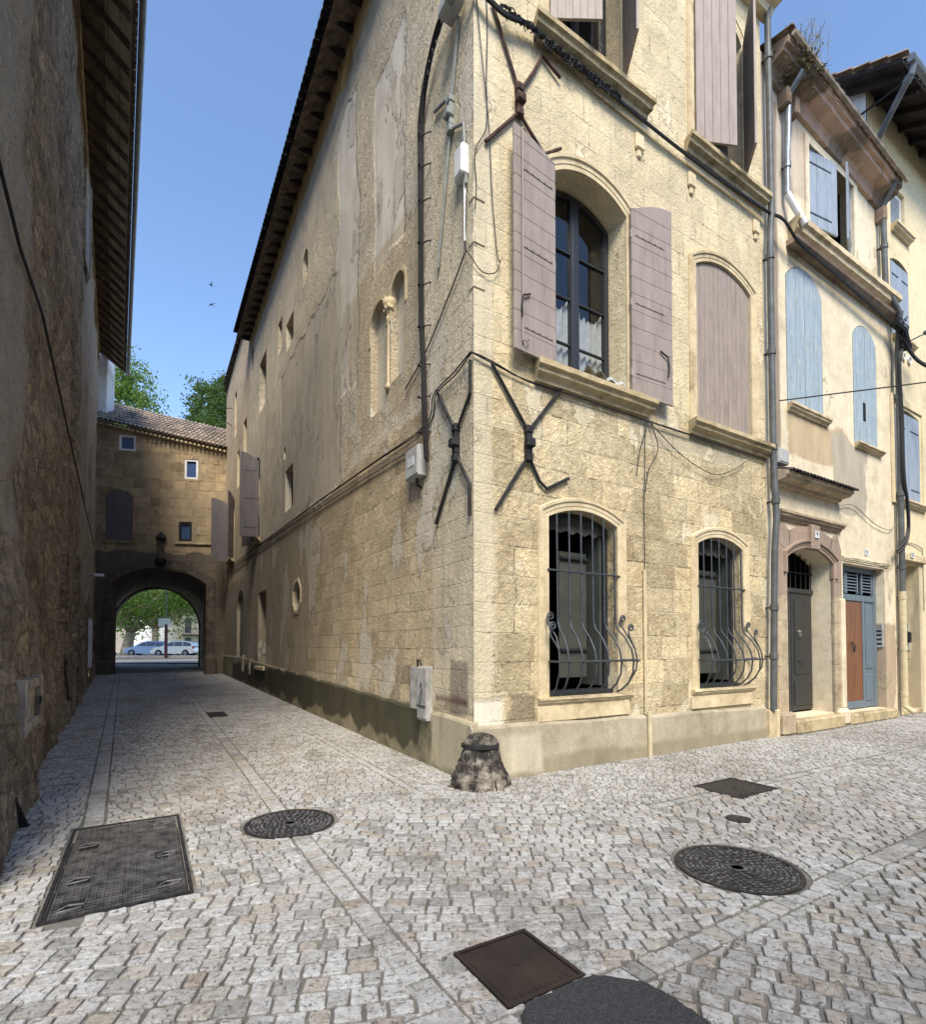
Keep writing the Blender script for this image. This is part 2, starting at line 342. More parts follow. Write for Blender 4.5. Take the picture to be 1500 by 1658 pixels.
HOUSE2 = limestone('cream_painted_render', (0.72, 0.645, 0.485), (0.65, 0.57, 0.42), (0.50, 0.425, 0.305), None, rough_b=0.008, pits=0.05,
    regions=[((7.0, 9.4, 5.2, 6.1), (0.50, 0.40, 0.26), 0.6, 0.45), ((8.7, 10.3, 4.4, 6.0), (0.42, 0.38, 0.30), 0.6, 0.5), ((6.2, 7.2, 9.6, 16), (0.50, 0.44, 0.38), 0.8, 0.5, (1, 1, 0.35), 0.8), ((7.0, 7.9, 10.5, 12.8), (0.46, 0.36, 0.29), 0.5, 0.4, (1, 1, .4), 0.6),
             ((6.5, 6.85, 5, 12), (0.20, 0.15, 0.12), 0.6, 0.16, (1, 1, .3), 0.8), ((10.9, 11.7, 0, 2.2), (0.44, 0.35, 0.25), 0.5, 0.5)], grime=0.28, streaks=0.3, flake=((0.46, 0.38, 0.27), 0.63, 0.8))
HOUSE3 = limestone('pale_yellow_render', (0.70, 0.61, 0.415), (0.66, 0.565, 0.375), (0.57, 0.475, 0.30), None, rough_b=0.006, pits=0.04, regions=[((11, 13.2, 0, 3.6), (0.52, 0.44, 0.30), 0.6, 0.2)], grime=0.14, streaks=0.18)
WHITEW = limestone('whitewashed_wall', (0.72, 0.74, 0.76), (0.66, 0.68, 0.70), (0.5, 0.5, 0.5), None, rough_b=0.005, pits=0.05, grime=0.2)
TERRA = limestone('peeling_terracotta_cornice', (0.34, 0.27, 0.20), (0.235, 0.175, 0.13), (0.13, 0.095, 0.068), None, rough_b=0.01, pits=0.2, regions=[((7.5, 8.7, 11, 14), (0.55, 0.38, 0.28), 0.3, 0.4), ((9.2, 10.6, 11, 14), (0.52, 0.36, 0.26), 0.3, 0.45)], grime=0.5)

def paint(name, c, wear=(0.3, 0.26, 0.2), w=0.25, rough=0.6, plank=None):
    m = Mat(name, rough, 0, 0.35)
    n = m.noise(2.5, 5, 0.7, stretch=(3, 3, 0.6)); f = m.noise(30, 4, 0.7, stretch=(1, 1, .25))
    cc = m.ramp(n, [(0.28, tuple(x*0.72 for x in c)), (0.5, c), (0.72, tuple(min(1, x*1.16) for x in c))])
    chip = m.mr(m.noise(7, 6, 0.8, stretch=(2.5, 2.5, 0.5)), 0.66-w*0.22, 0.72-w*0.2)
    cc = m.mix(m.ma('MULTIPLY', chip, w*2), cc, wear)
    m.base(cc); m.bump(m.ma('ADD', f, m.ma('MULTIPLY', chip, -0.6)), 0.002)
    return m.m
MAUVE = paint('mauve_grey_paint', (0.30, 0.252, 0.225), (0.24, 0.19, 0.16), 0.26)
MAUVED = paint('weathered_mauve_paint', (0.315, 0.26, 0.22), (0.24, 0.19, 0.15), 0.45)
GREYP = paint('grey_violet_paint', (0.125, 0.112, 0.115), (0.12, 0.1, 0.1), 0.2)
BLUE = paint('flaking_blue_paint', (0.30, 0.375, 0.43), (0.50, 0.50, 0.47), 0.5)
BLUE2 = paint('pale_blue_grey_paint', (0.27, 0.32, 0.385), (0.3, 0.3, 0.3), 0.2)
DOORGREY = paint('charcoal_door_paint', (0.034, 0.035, 0.036), (0.10, 0.09, 0.08), 0.1, 0.45)
DOORBLUE = paint('slate_blue_door_paint', (0.125, 0.165, 0.20), (0.25, 0.25, 0.22), 0.25)
FRAME = simple('anthracite_frame', (0.028, 0.031, 0.036), 0.4, 0, 0.1)
WOODD = simple('varnished_brown_door', (0.19, 0.082, 0.030), 0.5, 0, 0.35, 3, 0.001, stretch=(9, 9, 0.5), c2=(0.09, 0.035, 0.016))
IRON = simple('wrought_iron_grey', (0.085, 0.095, 0.110), 0.55, 0.55, 0.2, 14, 0.0015, 0.4)
RUST = simple('rusted_iron', (0.085, 0.048, 0.038), 0.8, 0.2, 0.4, 10, 0.003)
BLACKIRON = simple('black_iron', (0.035, 0.036, 0.038), 0.65, 0.3, 0.3, 10, 0.002)
CASTL = simple('worn_iron_ribs', (0.12, 0.118, 0.12), 0.62, 0.35, 0.4, 9, 0.001)
CAST = simple('cast_iron', (0.060, 0.058, 0.060), 0.5, 0.55, 0.35, 18, 0.001)
CASTR = simple('brown_cast_iron', (0.040, 0.028, 0.024), 0.55, 0.4, 0.5, 3, 0.001, c2=(0.020, 0.019, 0.021))
CABLE = simple('black_cable', (0.014, 0.014, 0.016), 0.55)
CABLEG = simple('grey_cable', (0.20, 0.18, 0.15), 0.7)
ZINC = simple('zinc', (0.25, 0.28, 0.31), 0.5, 0.6, 0.2, 4)
ZINCD = simple('dull_grey_pipe', (0.115, 0.125, 0.13), 0.6, 0.25, 0.2, 4)
CREAMP = simple('cream_pipe', (0.58, 0.50, 0.33), 0.6, 0, 0.12)
PVC = simple('white_pvc', (0.72, 0.72, 0.72), 0.45, 0, 0.08)
PLASTIC = simple('grey_plastic_box', (0.42, 0.43, 0.42), 0.5, 0, 0.12)
LIGHTBOX = simple('pale_enamel_box', (0.40, 0.40, 0.38), 0.5, 0, 0.25, 5)
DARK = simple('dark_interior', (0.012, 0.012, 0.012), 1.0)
TILE = simple('old_canal_tile', (0.20, 0.155, 0.12), 0.9, 0, 0.5, 6, 0.006, c2=(0.065, 0.055, 0.048))
TILED = simple('dark_soot_tile', (0.055, 0.050, 0.048), 0.9, 0, 0.5, 6, 0.006)
TILEP = simple('lichened_tile', (0.33, 0.26, 0.20), 0.9, 0, 0.4, 1.6, 0.01, c2=(0.085, 0.078, 0.07))
TIMBER = simple('grey_timber', (0.115, 0.10, 0.082), 0.9, 0, 0.3, 3, 0.002, stretch=(1, 1, 1))
TIMBERD = simple('dark_timber', (0.040, 0.034, 0.034), 0.9, 0, 0.3, 3)
LEAD = simple('bleached_wood', (0.36, 0.31, 0.25), 0.85, 0, 0.3, 4, 0.002)
LACE = simple('white_lace', (0.38, 0.39, 0.38), 0.9, 0, 0.12, 12)
BLIND = simple('green_grey_board', (0.062, 0.070, 0.060), 0.8, 0, 0.1)
BRASS = simple('tarnished_brass', (0.45, 0.42, 0.36), 0.35, 0.8, 0.1)
REDC = simple('red_cord', (0.35, 0.02, 0.02), 0.7)
ENAMEL = simple('number_plate_enamel', (0.62, 0.64, 0.66), 0.4)
NAVY = simple('number_ink', (0.03, 0.035, 0.06), 0.5)

def glass_mat(name, tint=(0.9, 0.93, 0.95), spec=0.05, extra=0.07):
    m = bpy.data.materials.new(name); m.use_nodes = True; nt = m.node_tree; nt.nodes.clear()
    o = nt.nodes.new('ShaderNodeOutputMaterial'); t = nt.nodes.new('ShaderNodeBsdfTransparent'); g = nt.nodes.new('ShaderNodeBsdfGlossy'); f = nt.nodes.new('ShaderNodeLayerWeight'); pw = nt.nodes.new('ShaderNodeMath'); pw.operation = 'POWER'; pw.inputs[1].default_value = 4.0
    a = nt.nodes.new('ShaderNodeMath'); a.operation = 'MULTIPLY_ADD'; a.inputs[1].default_value = 0.9; a.inputs[2].default_value = extra; a.use_clamp = True
    x = nt.nodes.new('ShaderNodeMixShader'); t.inputs[0].default_value = tint+(1,); g.inputs['Roughness'].default_value = spec; f.inputs[0].default_value = 0.5
    nz = nt.nodes.new('ShaderNodeTexNoise'); nz.inputs['Scale'].default_value = 2.2; b = nt.nodes.new('ShaderNodeBump'); b.inputs['Distance'].default_value = 0.01; b.inputs['Strength'].default_value = 0.5
    tc = nt.nodes.new('ShaderNodeTexCoord'); nt.links.new(tc.outputs['Object'], nz.inputs[0])
    nt.links.new(nz.outputs[0], b.inputs['Height']); nt.links.new(b.outputs[0], g.inputs['Normal'])
    nt.links.new(f.outputs['Facing'], pw.inputs[0]); nt.links.new(pw.outputs[0], a.inputs[0]); nt.links.new(a.outputs[0], x.inputs[0]); nt.links.new(t.outputs[0], x.inputs[1]); nt.links.new(g.outputs[0], x.inputs[2]); nt.links.new(x.outputs[0], o.inputs[0])
    return m
GLASS = glass_mat('window_glass')
PANESKY = simple('painted_sky_reflection', (0.10, 0.17, 0.36), 1)  # sky reflection of the arch house panes, put into a blue colour

# ------------------------------------------------------------------ ground and setts
def mortar_mat():
    m = Mat('joint_mortar', 0.95, 0, 0.1)
    n = m.noise(3, 5, 0.7); c = m.ramp(n, [(0.3, (0.10, 0.095, 0.085)), (0.7, (0.23, 0.22, 0.20))])
    moss = m.mr(m.noise(1.4, 6, 0.75), 0.52, 0.62); c = m.mix(m.ma('MULTIPLY', moss, 0.6), c, (0.06, 0.065, 0.03))
    m.base(c); m.bump(m.noise(60, 4, 0.7), 0.004); return m.m
def sett_mat():
    m = Mat('limestone_setts', 0.62, 0, 0.35)
    g = m.N('NewGeometry'); r = g.outputs['Random Per Island']
    c = m.ramp(r, [(0.0, (0.32, 0.325, 0.315)), (0.2, (0.45, 0.455, 0.45)), (0.5, (0.55, 0.56, 0.56)), (0.74, (0.50, 0.505, 0.50)), (0.88, (0.47, 0.445, 0.40)), (0.95, (0.42, 0.385, 0.345)), (1.0, (0.62, 0.63, 0.63))])
    big = m.noise(0.45, 5, 0.65); c = m.mix(m.mr(big, 0.45, 0.68), c, m.mix(1.0, c, (0.74, 0.71, 0.69), 'MULTIPLY'))
    n = m.noise(22, 6, 0.75); c = m.mix(m.mr(n, 0.42, 0.72), c, m.mix(1.0, c, (0.52, 0.48, 0.42), 'MULTIPLY'))
    st = m.mr(m.noise(1.7, 7, 0.75), 0.50, 0.66); c = m.mix(m.ma('MULTIPLY', st, .65), c, m.mix(1.0, c, (0.55, 0.50, 0.44), 'MULTIPLY'))
    n2 = m.noise(110, 3, 0.6); c = m.mix(m.mr(n2, 0.55, 0.72, 0, .5), c, m.mix(1.0, c, (0.5, 0.47, 0.42), 'MULTIPLY'))
    pt = m.mr(m.noise(38, 5, 0.7, dist=.6), 0.58, 0.68); c = m.mix(m.ma('MULTIPLY', pt, .42), c, m.mix(1.0, c, (0.42, 0.38, 0.32), 'MULTIPLY'))
    m.base(c); m.bump(m.ma('SUBTRACT', m.ma('ADD', n, m.ma('MULTIPLY', n2, 0.35)), m.ma('MULTIPLY', pt, .7)), 0.012, 1.0)
    m.put(m.b.inputs['Roughness'], m.mr(n, 0.3, 0.7, 0.45, 0.8)); return m.m

# ground: one sheet out to the horizon, rising gently up the alley
gv = []; gf = []
S_ = [-600, -120, -40, -20, -10, -6, -4, -2, 0, 4, 8, 14, 30, 120, 600]; E_ = [-700, -160, -90, -62, -52, -40, -30, -20, -10, -5, 0, 2, 4, 6, 10, 30, 120, 400]
for e in E_:
    for s_ in S_: gv.append(W(s_, e, zg(max(e, -60))-0.007))
n_ = len(S_)
for i in range(len(E_)-1):
    for j in range(n_-1): gf.append((i*n_+j, i*n_+j+1, (i+1)*n_+j+1, (i+1)*n_+j))
tag(MB().add(gv, gf).build('ground', mortar_mat()), 'grey mortar bed showing in the joints between the setts', kind='structure')

# plates the setts stop at, in street coordinates
CIRC = [(-2.19, 0.32, 0.41), (0.37, 3.00, 0.44), (1.42, 2.38, 0.125)]
RECT = [(-3.87, -3.04, -0.47, 1.40), (-1.94, -1.48, 2.87, 3.36), (2.06, 2.82, 1.43, 2.0), (-2.14, -1.77, -8.22, -7.28)]
PATCH = [(-1.88, 3.40), (-1.46, 3.385), (-1.28, 3.62), (-1.30, 3.92), (-1.42, 4.4), (-2.3, 4.4)]

def clip(poly, a, b, c):
    """keep a*s+b*e<=c"""
    o = []
    for i in range(len(poly)):
        p = poly[i]; q = poly[(i+1) % len(poly)]; dp = a*p[0]+b*p[1]-c; dq = a*q[0]+b*q[1]-c
        if dp <= 0: o.append(p)
        if (dp < 0 < dq) or (dq < 0 < dp): t = dp/(dp-dq); o.append((p[0]+t*(q[0]-p[0]), p[1]+t*(q[1]-p[1])))
    return o
def halfs(poly):
    hs = []; n = len(poly); cx = sum(p[0] for p in poly)/n; cy = sum(p[1] for p in poly)/n
    for i in range(n):
        p = poly[i]; q = poly[(i+1) % n]; a = (q[1]-p[1]); b = -(q[0]-p[0]); L = math.hypot(a, b); a /= L; b /= L; c = a*p[0]+b*p[1]
        if a*cx+b*cy > c: a, b, c = -a, -b, -c
        hs.append((a, b, c))
    return hs
PH = halfs(PATCH)
def area(p): return 0.5*sum(p[i][0]*p[(i+1) % len(p)][1]-p[(i+1) % len(p)][0]*p[i][1] for i in range(len(p)))
SV = []; SF = []
def wob(s, e):
    return (s+0.016*math.sin(1.9*e+0.7*s)+0.005*math.sin(5.1*s+2.2*e), e+0.016*math.sin(2.3*s+1.1)+0.005*math.sin(4.3*e-1.7*s+.5))
def sett(poly, gap, near):
    if len(poly) < 3: return
    cx = sum(p[0] for p in poly)/len(poly); cy = sum(p[1] for p in poly)/len(poly)
    # outside plates
    for (a, b, r) in CIRC:
        if math.hypot(cx-a, cy-b) < r-0.03: return
        if math.hypot(cx-a, cy-b) < r+0.25:
            np_ = []
            for p in poly:
                d = math.hypot(p[0]-a, p[1]-b)
                if d < r+0.012: k = (r+0.012)/max(d, 1e-3); p = (a+(p[0]-a)*k, b+(p[1]-b)*k)
                np_.append(p)
            poly = np_
    for (a0, a1, b0, b1) in RECT:
        if a0-.2 < cx < a1+.2 and b0-.2 < cy < b1+.2:
            g = 0.004
            dd = (a0-cx, cx-a1, b0-cy, cy-b1); k = dd.index(max(dd))
            poly = clip(poly, *((1, 0, a0-g), (-1, 0, -(a1+g)), (0, 1, b0-g), (0, -1, -(b1+g)))[k])
            if len(poly) < 3: return
    if all(a*cx+b*cy < c+0.01 for a, b, c in PH): return
    A = area(poly)
    if A > 0: poly = poly[::-1]
    A = abs(A)
    if A < 0.0016: return
    n = len(poly); cx = sum(p[0] for p in poly)/n; cy = sum(p[1] for p in poly)/n
    # drop coincident points
    q = [poly[i] for i in range(n) if math.dist(poly[i], poly[i-1]) > 0.012]
    if len(q) < 3: return
    poly = q
    j = 0.005
    poly = [(p[0]+rnd.uniform(-j, j), p[1]+rnd.uniform(-j, j)) for p in poly]
    if near:
        o = []
        for i in range(len(poly)):
            p, r_ = poly[i], poly[(i+1) % len(poly)]; t = rnd.uniform(.06, .14)
            o += [(p[0]+(r_[0]-p[0])*t, p[1]+(r_[1]-p[1])*t), (p[0]+(r_[0]-p[0])*.5+rnd.uniform(-.003, .003), p[1]+(r_[1]-p[1])*.5+rnd.uniform(-.003, .003)), (p[0]+(r_[0]-p[0])*(1-t), p[1]+(r_[1]-p[1])*(1-t))]
        poly = o
    n = len(poly); zc = rnd.uniform(-.003, .004); tx = rnd.uniform(-.04, .04); ty = rnd.uniform(-.04, .04)
    rings = [(gap*0.5, -0.014), (gap*0.5+0.0005, 0.001), (gap*0.5+0.0025, 0.0045), (gap*0.5+0.007, 0.0062)] if near else [(gap*0.5, -0.014), (gap*0.5+0.0015, 0.003), (gap*0.5+0.007, 0.0055)]
    R_ = [math.dist(p, (cx, cy)) for p in poly]; o = len(SV); k = len(rings)
    for (ins, z) in rings:
        for p, r_ in zip(poly, R_):
            f = max(0.15, 1-ins/max(r_*0.8, 1e-3)); s_ = cx+(p[0]-cx)*f; e_ = cy+(p[1]-cy)*f
            zz = z+(zc+tx*(s_-cx)+ty*(e_-cy)+(rnd.uniform(-.0015, .0015) if near else 0) if z > 0 else 0)
            SV.append(W(s_, e_, zg(e_)+zz))
    for i in range(k-1):
        for a in range(n): SF.append((o+i*n+a, o+i*n+(a+1) % n, o+(i+1)*n+(a+1) % n, o+(i+1)*n+a))
    SF.append(tuple(o+(k-1)*n+a for a in range(n)))
def rows(zone, ang, rw, ln, gap=0.011, var=0.28):
    rw *= 1.0; ln *= .96
    hs = halfs(zone); ca, sa = math.cos(ang), math.sin(ang)
    loc = [(p[0]*ca+p[1]*sa, -p[0]*sa+p[1]*ca) for p in zone]
    a0 = min(p[0] for p in loc); a1 = max(p[0] for p in loc); b0 = min(p[1] for p in loc); b1 = max(p[1] for p in loc)
    b = b0-0.05
    while b < b1:
        h = rw*rnd.uniform(.94, 1.07); a = a0-rnd.uniform(0, ln)
        sk0 = 0.0
        while a < a1:
            l = ln*rnd.uniform(1-var, 1+var); sk1 = rnd.uniform(-.005, .005)
            cell = [(a+sk0, b), (a+l+sk1, b), (a+l-sk1, b+h), (a-sk0, b+h)]
            P = [wob(x*ca-y*sa, x*sa+y*ca) for x, y in cell]
            X = W(P[0][0], P[0][1])
            if X[1] > 0.9 and abs(X[0]) < X[1]*0.95+0.8 and X[1] < 34:
                for (ha, hb, hc) in hs:
                    P = clip(P, ha, hb, hc)
                    if len(P) < 3: break
                if len(P) >= 3: sett(P, gap*rnd.uniform(.7, 1.4), X[1] < 5.6)
            a += l; sk0 = sk1
        b += h
def edge_row(p, q, wdt, ln, side_gap=0.010):
    """a band one sett wide between two straight joints"""
    L = math.dist(p, q); d = ((q[0]-p[0])/L, (q[1]-p[1])/L); n = (-d[1], d[0]); t = 0.0
    while t < L:
        l = ln*rnd.uniform(.75, 1.3); sk = rnd.uniform(-.008, .008); cell = [(t, -wdt/2), (t+l, -wdt/2), (t+l+sk, wdt/2), (t+sk, wdt/2)]
        P = [(p[0]+d[0]*x+n[0]*y, p[1]+d[1]*x+n[1]*y) for x, y in cell]; X = W(*P[0])
        if X[1] > 0.9 and abs(X[0]) < X[1]*0.95+0.8: sett(P, side_gap, X[1] < 5.6)
        t += l
D = math.radians
def street_ang(world_deg): return D(-(world_deg-31.1))     # the s,e frame is mirrored
BA, BB, BC = -2.2, -3.74, 3.47
hw = 0.075
edge_row((BA, -26.6), (BA, 3.4), 0.15, 0.12)
edge_row((-4.54, -26), (-3.72, -0.5), 0.16, 0.11)
edge_row((-1.46, BC), (14, BC+0.03), 0.15, 0.14)
edge_row((-0.76, -26), (-0.76, 0.1), 0.10, 0.10)
edge_row((-0.76, 0.15), (1.0, 1.72), 0.10, 0.10); edge_row((1.0, 1.72), (13, 1.95), 0.10, 0.10)
for p, q in (((-1.94-.09, 2.80), (-1.40, 2.80)), ((-1.41, 2.86), (-1.41, 3.38)), ((-2.01, 2.90), (-2.01, 3.5))): edge_row(p, q, 0.125, 0.12)
# zones (s,e) convex polygons, row direction in world degrees, row width, sett length
rows([(-0.70, -25.5), (0.02, -25.5), (0.02, 0.1), (-0.70, 0.1)], street_ang(31), 0.085, 0.09)
rows([(-2.12, -25.5), (-0.82, -25.5), (-0.82, 0.1), (-2.12, 0.3)], street_ang(12), 0.105, 0.12)
rows([(-4.45, -26), (-2.28, -26), (-2.28, -.5), (-3.63, -.5)], street_ang(40), 0.105, 0.12)
rows([(-3.64, -.5), (-2.28, -.5), (-2.28, 1.5), (-3.64, 1.5)], street_ang(28), 0.105, 0.12)
rows([(-6.2, -26), (-4.63, -26), (-3.81, -0.5), (-6.2, -0.5)], street_ang(27), 0.10, 0.11)
rows([(-8, -0.5), (-3.81, -0.5), (-3.81, 1.5), (-8, 1.5)], street_ang(27), 0.105, 0.115)
rows([(-8, 1.5), (-2.28, 1.5), (-2.26, 3.2), (-8, 3.2)], street_ang(10), 0.115, 0.13)
rows([(-8, 3.2), (-2.26, 3.2), (-2.2, 8.2), (-8, 8.2)], street_ang(-16), 0.125, 0.15)
rows([(-2.12, 0.10), (-0.82, 0.10), (1.0, 1.80), (1.0, 3.39), (-2.12, 3.39)], street_ang(0), 0.095, 0.13)
rows([(1.0, 1.80), (14, 2.03), (14, 3.39), (1.0, 3.39)], street_ang(-17), 0.105, 0.13)
rows([(-0.70, 0.12), (0, 0), (14, 0), (14, 1.88), (1.0, 1.64)], street_ang(-12), 0.078, 0.085, 0.009)
rows([(-1.44, 3.55), (14, 3.56), (14, 8), (-1.44, 8)], street_ang(-26), 0.112, 0.13, 0.014)
rows([(-2.2, 3.42), (-1.46, 3.42), (-1.46, 8), (-2.2, 8)], street_ang(-16), 0.115, 0.13)
tag(MB().add(SV, SF).build('cobbled_street', sett_mat(), fix=False), 'pale limestone setts laid in bands across the street and up the alley', kind='structure')
print('setts faces', len(SF), 'verts', len(SV))
asph = Mat('asphalt_patch', 0.9, 0, 0.2); asph.base(asph.ramp(asph.noise(120, 3, .7), [(0.35, (0.022, 0.023, 0.026)), (0.7, (0.085, 0.085, 0.09))])); asph.bump(asph.noise(160, 3, .7), 0.006)
pe = []
for i in range(len(PATCH)):
    p, q = PATCH[i], PATCH[(i+1) % len(PATCH)]; m_ = max(2, int(math.dist(p, q)/.03))
    for k in range(m_): t_ = k/m_; pe.append((p[0]+(q[0]-p[0])*t_, p[1]+(q[1]-p[1])*t_))
for _ in range(6): pe = [((pe[i-1][0]+2*pe[i][0]+pe[(i+1) % len(pe)][0])/4, (pe[i-1][1]+2*pe[i][1]+pe[(i+1) % len(pe)][1])/4) for i in range(len(pe))]
cx = sum(p[0] for p in pe)/len(pe); cy = sum(p[1] for p in pe)/len(pe); vs = []
for f, z in ((1.09, -.008), (1.06, .009), (1.0, .013), (.5, .015)):
    for i, p in enumerate(pe): jt = 1+(.018*math.sin(i*.7)+.02*rnd.uniform(-1, 1))*(f > .9); lim = 3.375; q = (cx+(p[0]-cx)*f*jt, max(3.372, cy+(p[1]-cy)*f*jt)); vs.append(W(q[0], q[1], z))
n = len(pe); tag(MB().add(vs, [(a*n+i, a*n+(i+1) % n, (a+1)*n+(i+1) % n, (a+1)*n+i) for a in range(3) for i in range(n)]+[tuple(3*n+i for i in range(n))]).build('asphalt_patch', asph.m), 'dark asphalt repair beside the square cover', kind='structure')

# ------------------------------------------------------------------ house kit
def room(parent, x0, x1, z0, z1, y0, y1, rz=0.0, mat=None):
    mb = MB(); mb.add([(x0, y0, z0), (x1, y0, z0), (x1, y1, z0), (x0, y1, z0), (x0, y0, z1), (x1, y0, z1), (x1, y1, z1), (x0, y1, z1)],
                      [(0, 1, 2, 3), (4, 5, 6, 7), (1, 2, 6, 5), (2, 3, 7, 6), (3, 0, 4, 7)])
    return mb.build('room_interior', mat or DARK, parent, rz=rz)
def surround(parent, x0, x1, z0, zs, zc, w_, rz=0.0, mat=None, proud=0.04, steps=True, name='window_surround', y0=0.003):
    path = [(x1, z0)]+arch_pts(x0, x1, zs, zc, 16)+[(x0, z0)]
    if steps: prof = [(0, y0), (0, -proud*0.6), (-w_*0.28, -proud*0.6), (-w_*0.33, -proud*0.75), (-w_*0.62, -proud*0.8), (-w_*0.68, -proud*1.15), (-w_*0.9, -proud*1.2), (-w_, -proud*0.4), (-w_, y0)]
    else: prof = [(0, y0), (0, -proud), (-w_, -proud), (-w_, y0)]
    return MB().sweep(path, prof).build(name, mat or TRIM, parent, rz=rz)
def sill(parent, x0, x1, z0, z1, proud, rz=0.0, mat=None, name='window_sill', y=0.0):
    h = z1-z0
    prof = [(y+.01, z0), (y-proud*.35, z0), (y-proud*.42, z0+h*.22), (y-proud*.75, z0+h*.38), (y-proud*.8, z0+h*.6), (y-proud, z0+h*.68), (y-proud, z0+h*.97), (y+.01, z1)]
    n = len(prof); K = max(2, int((x1-x0)/0.12)); vs = []
    for k in range(K+1):
        x = x0+(x1-x0)*k/K; e_ = 0 if 0 < k < K else 1
        for (yy, zz) in prof:
            f = (yy-y)/(-proud) if proud else 0
            xx = x + (f*proud*.35 if k == K else (-f*proud*.35 if k == 0 else 0)) - (proud*.35 if k == K else (-proud*.35 if k == 0 else 0)); xx += rnd.uniform(-.004, .004)
            vs.append((xx, yy+rnd.uniform(-.004, .004)*(f > .1), zz+rnd.uniform(-.004, .004)*(f > .1)))
    fs = [(k*n+j, (k+1)*n+j, (k+1)*n+(j+1) % n, k*n+(j+1) % n) for k in range(K) for j in range(n)]+[tuple(range(n))[::-1], tuple(K*n+j for j in range(n))]
    return MB().add(vs, fs).build(name, mat or SILL, parent, rz=rz)

def leaf(parent, mat, w_, z0, ztop, zhinge, hinge_x, ang, horizontal=False, side=1, y=-0.03, rz=0.0, n=6, name='shutter', th=0.035, straps=3, iron=None, label=None, arch=None, hooks=True):
    """plank shutter leaf. hinge at hinge_x; side +1 leaf runs to +x, -1 to -x; ang opens it outward (radians).
    top edge goes from zhinge at the hinge to ztop at the free edge"""
    iron = iron or IRON
    root = None; mb = MB()
    def top(t):
        if arch: return arch(hinge_x + side*t*w_)
        return zhinge+(ztop-zhinge)*math.sin(t*PI/2) if ztop != zhinge else ztop
    if horizontal:
        zz = z0; k = 0
        hh = (min(top(0), top(1))-z0)/n
        for i in range(n):
            mb.bbox(min(0, side*w_), max(0, side*w_), -th/2+rnd.uniform(0, .002), th/2, z0+i*hh+.003, z0+(i+1)*hh-.003, .004)
        zz = z0+n*hh
        if max(top(0), top(1), top(.5)) > zz+.01:
            K = 8; mb.prism([(0, zz+.003), (side*w_, zz+.003)]+[(side*w_*(1-i/K), max(zz+.02, top(1-i/K))) for i in range(K+1)], -th/2, th/2)
        core = MB()
    else:
        for i in range(n):
            a = i/n; b = (i+1)/n; g = .0035/w_
            mb.prism([(side*w_*(a+g), z0), (side*w_*(b-g), z0), (side*w_*(b-g), top(b-g)), (side*w_*(a+g), top(a+g))], -th/2-rnd.uniform(0, .003), th/2)
    inner = MB(); K = 8
    inner.prism([(side*.004, z0+.004), (side*(w_-.004), z0+.004)]+[(side*w_*(.99-.98*i/K), top(1-i/K)-.012) for i in range(K+1)], -th*.22, th*.4)
    mb.v += []; o_ = len(mb.v); mb.v += inner.v; mb.f += [tuple(i+o_ for i in f) for f in inner.f]
    ca = ang*(-side)
    cs, sn = math.cos(rz), math.sin(rz)
    lx, ly = hinge_x*cs-y*sn, hinge_x*sn+y*cs
    o = mb.build(name, mat, parent, (lx, ly, 0), rz+ca)
    if label: o['label'] = label
    H = top(0)-z0
    if straps:
        for k in range(straps):
            z = z0+H*((.12, .5, .87)[k] if straps == 3 else (.15, .83)[k])
            yo = th/2+.009 if horizontal else 0.0
            ys = (th/2+.001, th/2+.008) if horizontal else (-th/2-.008, -th/2-.001)
            sb = MB().bbox(min(side*.06, side*w_*.80), max(side*.06, side*w_*.80), ys[0], ys[1], z-.018, z+.018, .002)
            for i in range(5):
                xx = side*w_*(.12+.15*i); yy = (ys[1], ys[1]+.007) if horizontal else (ys[0]-.007, ys[0]); sb.box(xx-.008, xx+.008, yy[0], yy[1], z-.007, z+.007)
            sb.tube([(0, 0, z-.05), (0, 0, z+.05)], .014, 8)
            sb.build('strap_hinge', iron if not horizontal else mat, o)
    if hooks and horizontal:
        MB().tube([(side*w_*.66, th/2+.02, z0+H*.28), (side*w_*.84, th/2+.03, z0+H*.255), (side*w_*.87, th/2+.03, z0+H*.2), (side*w_*.85, th/2+.025, z0+H*.15)], .012, 8).build('latch', BLACKIRON, o)
    return o

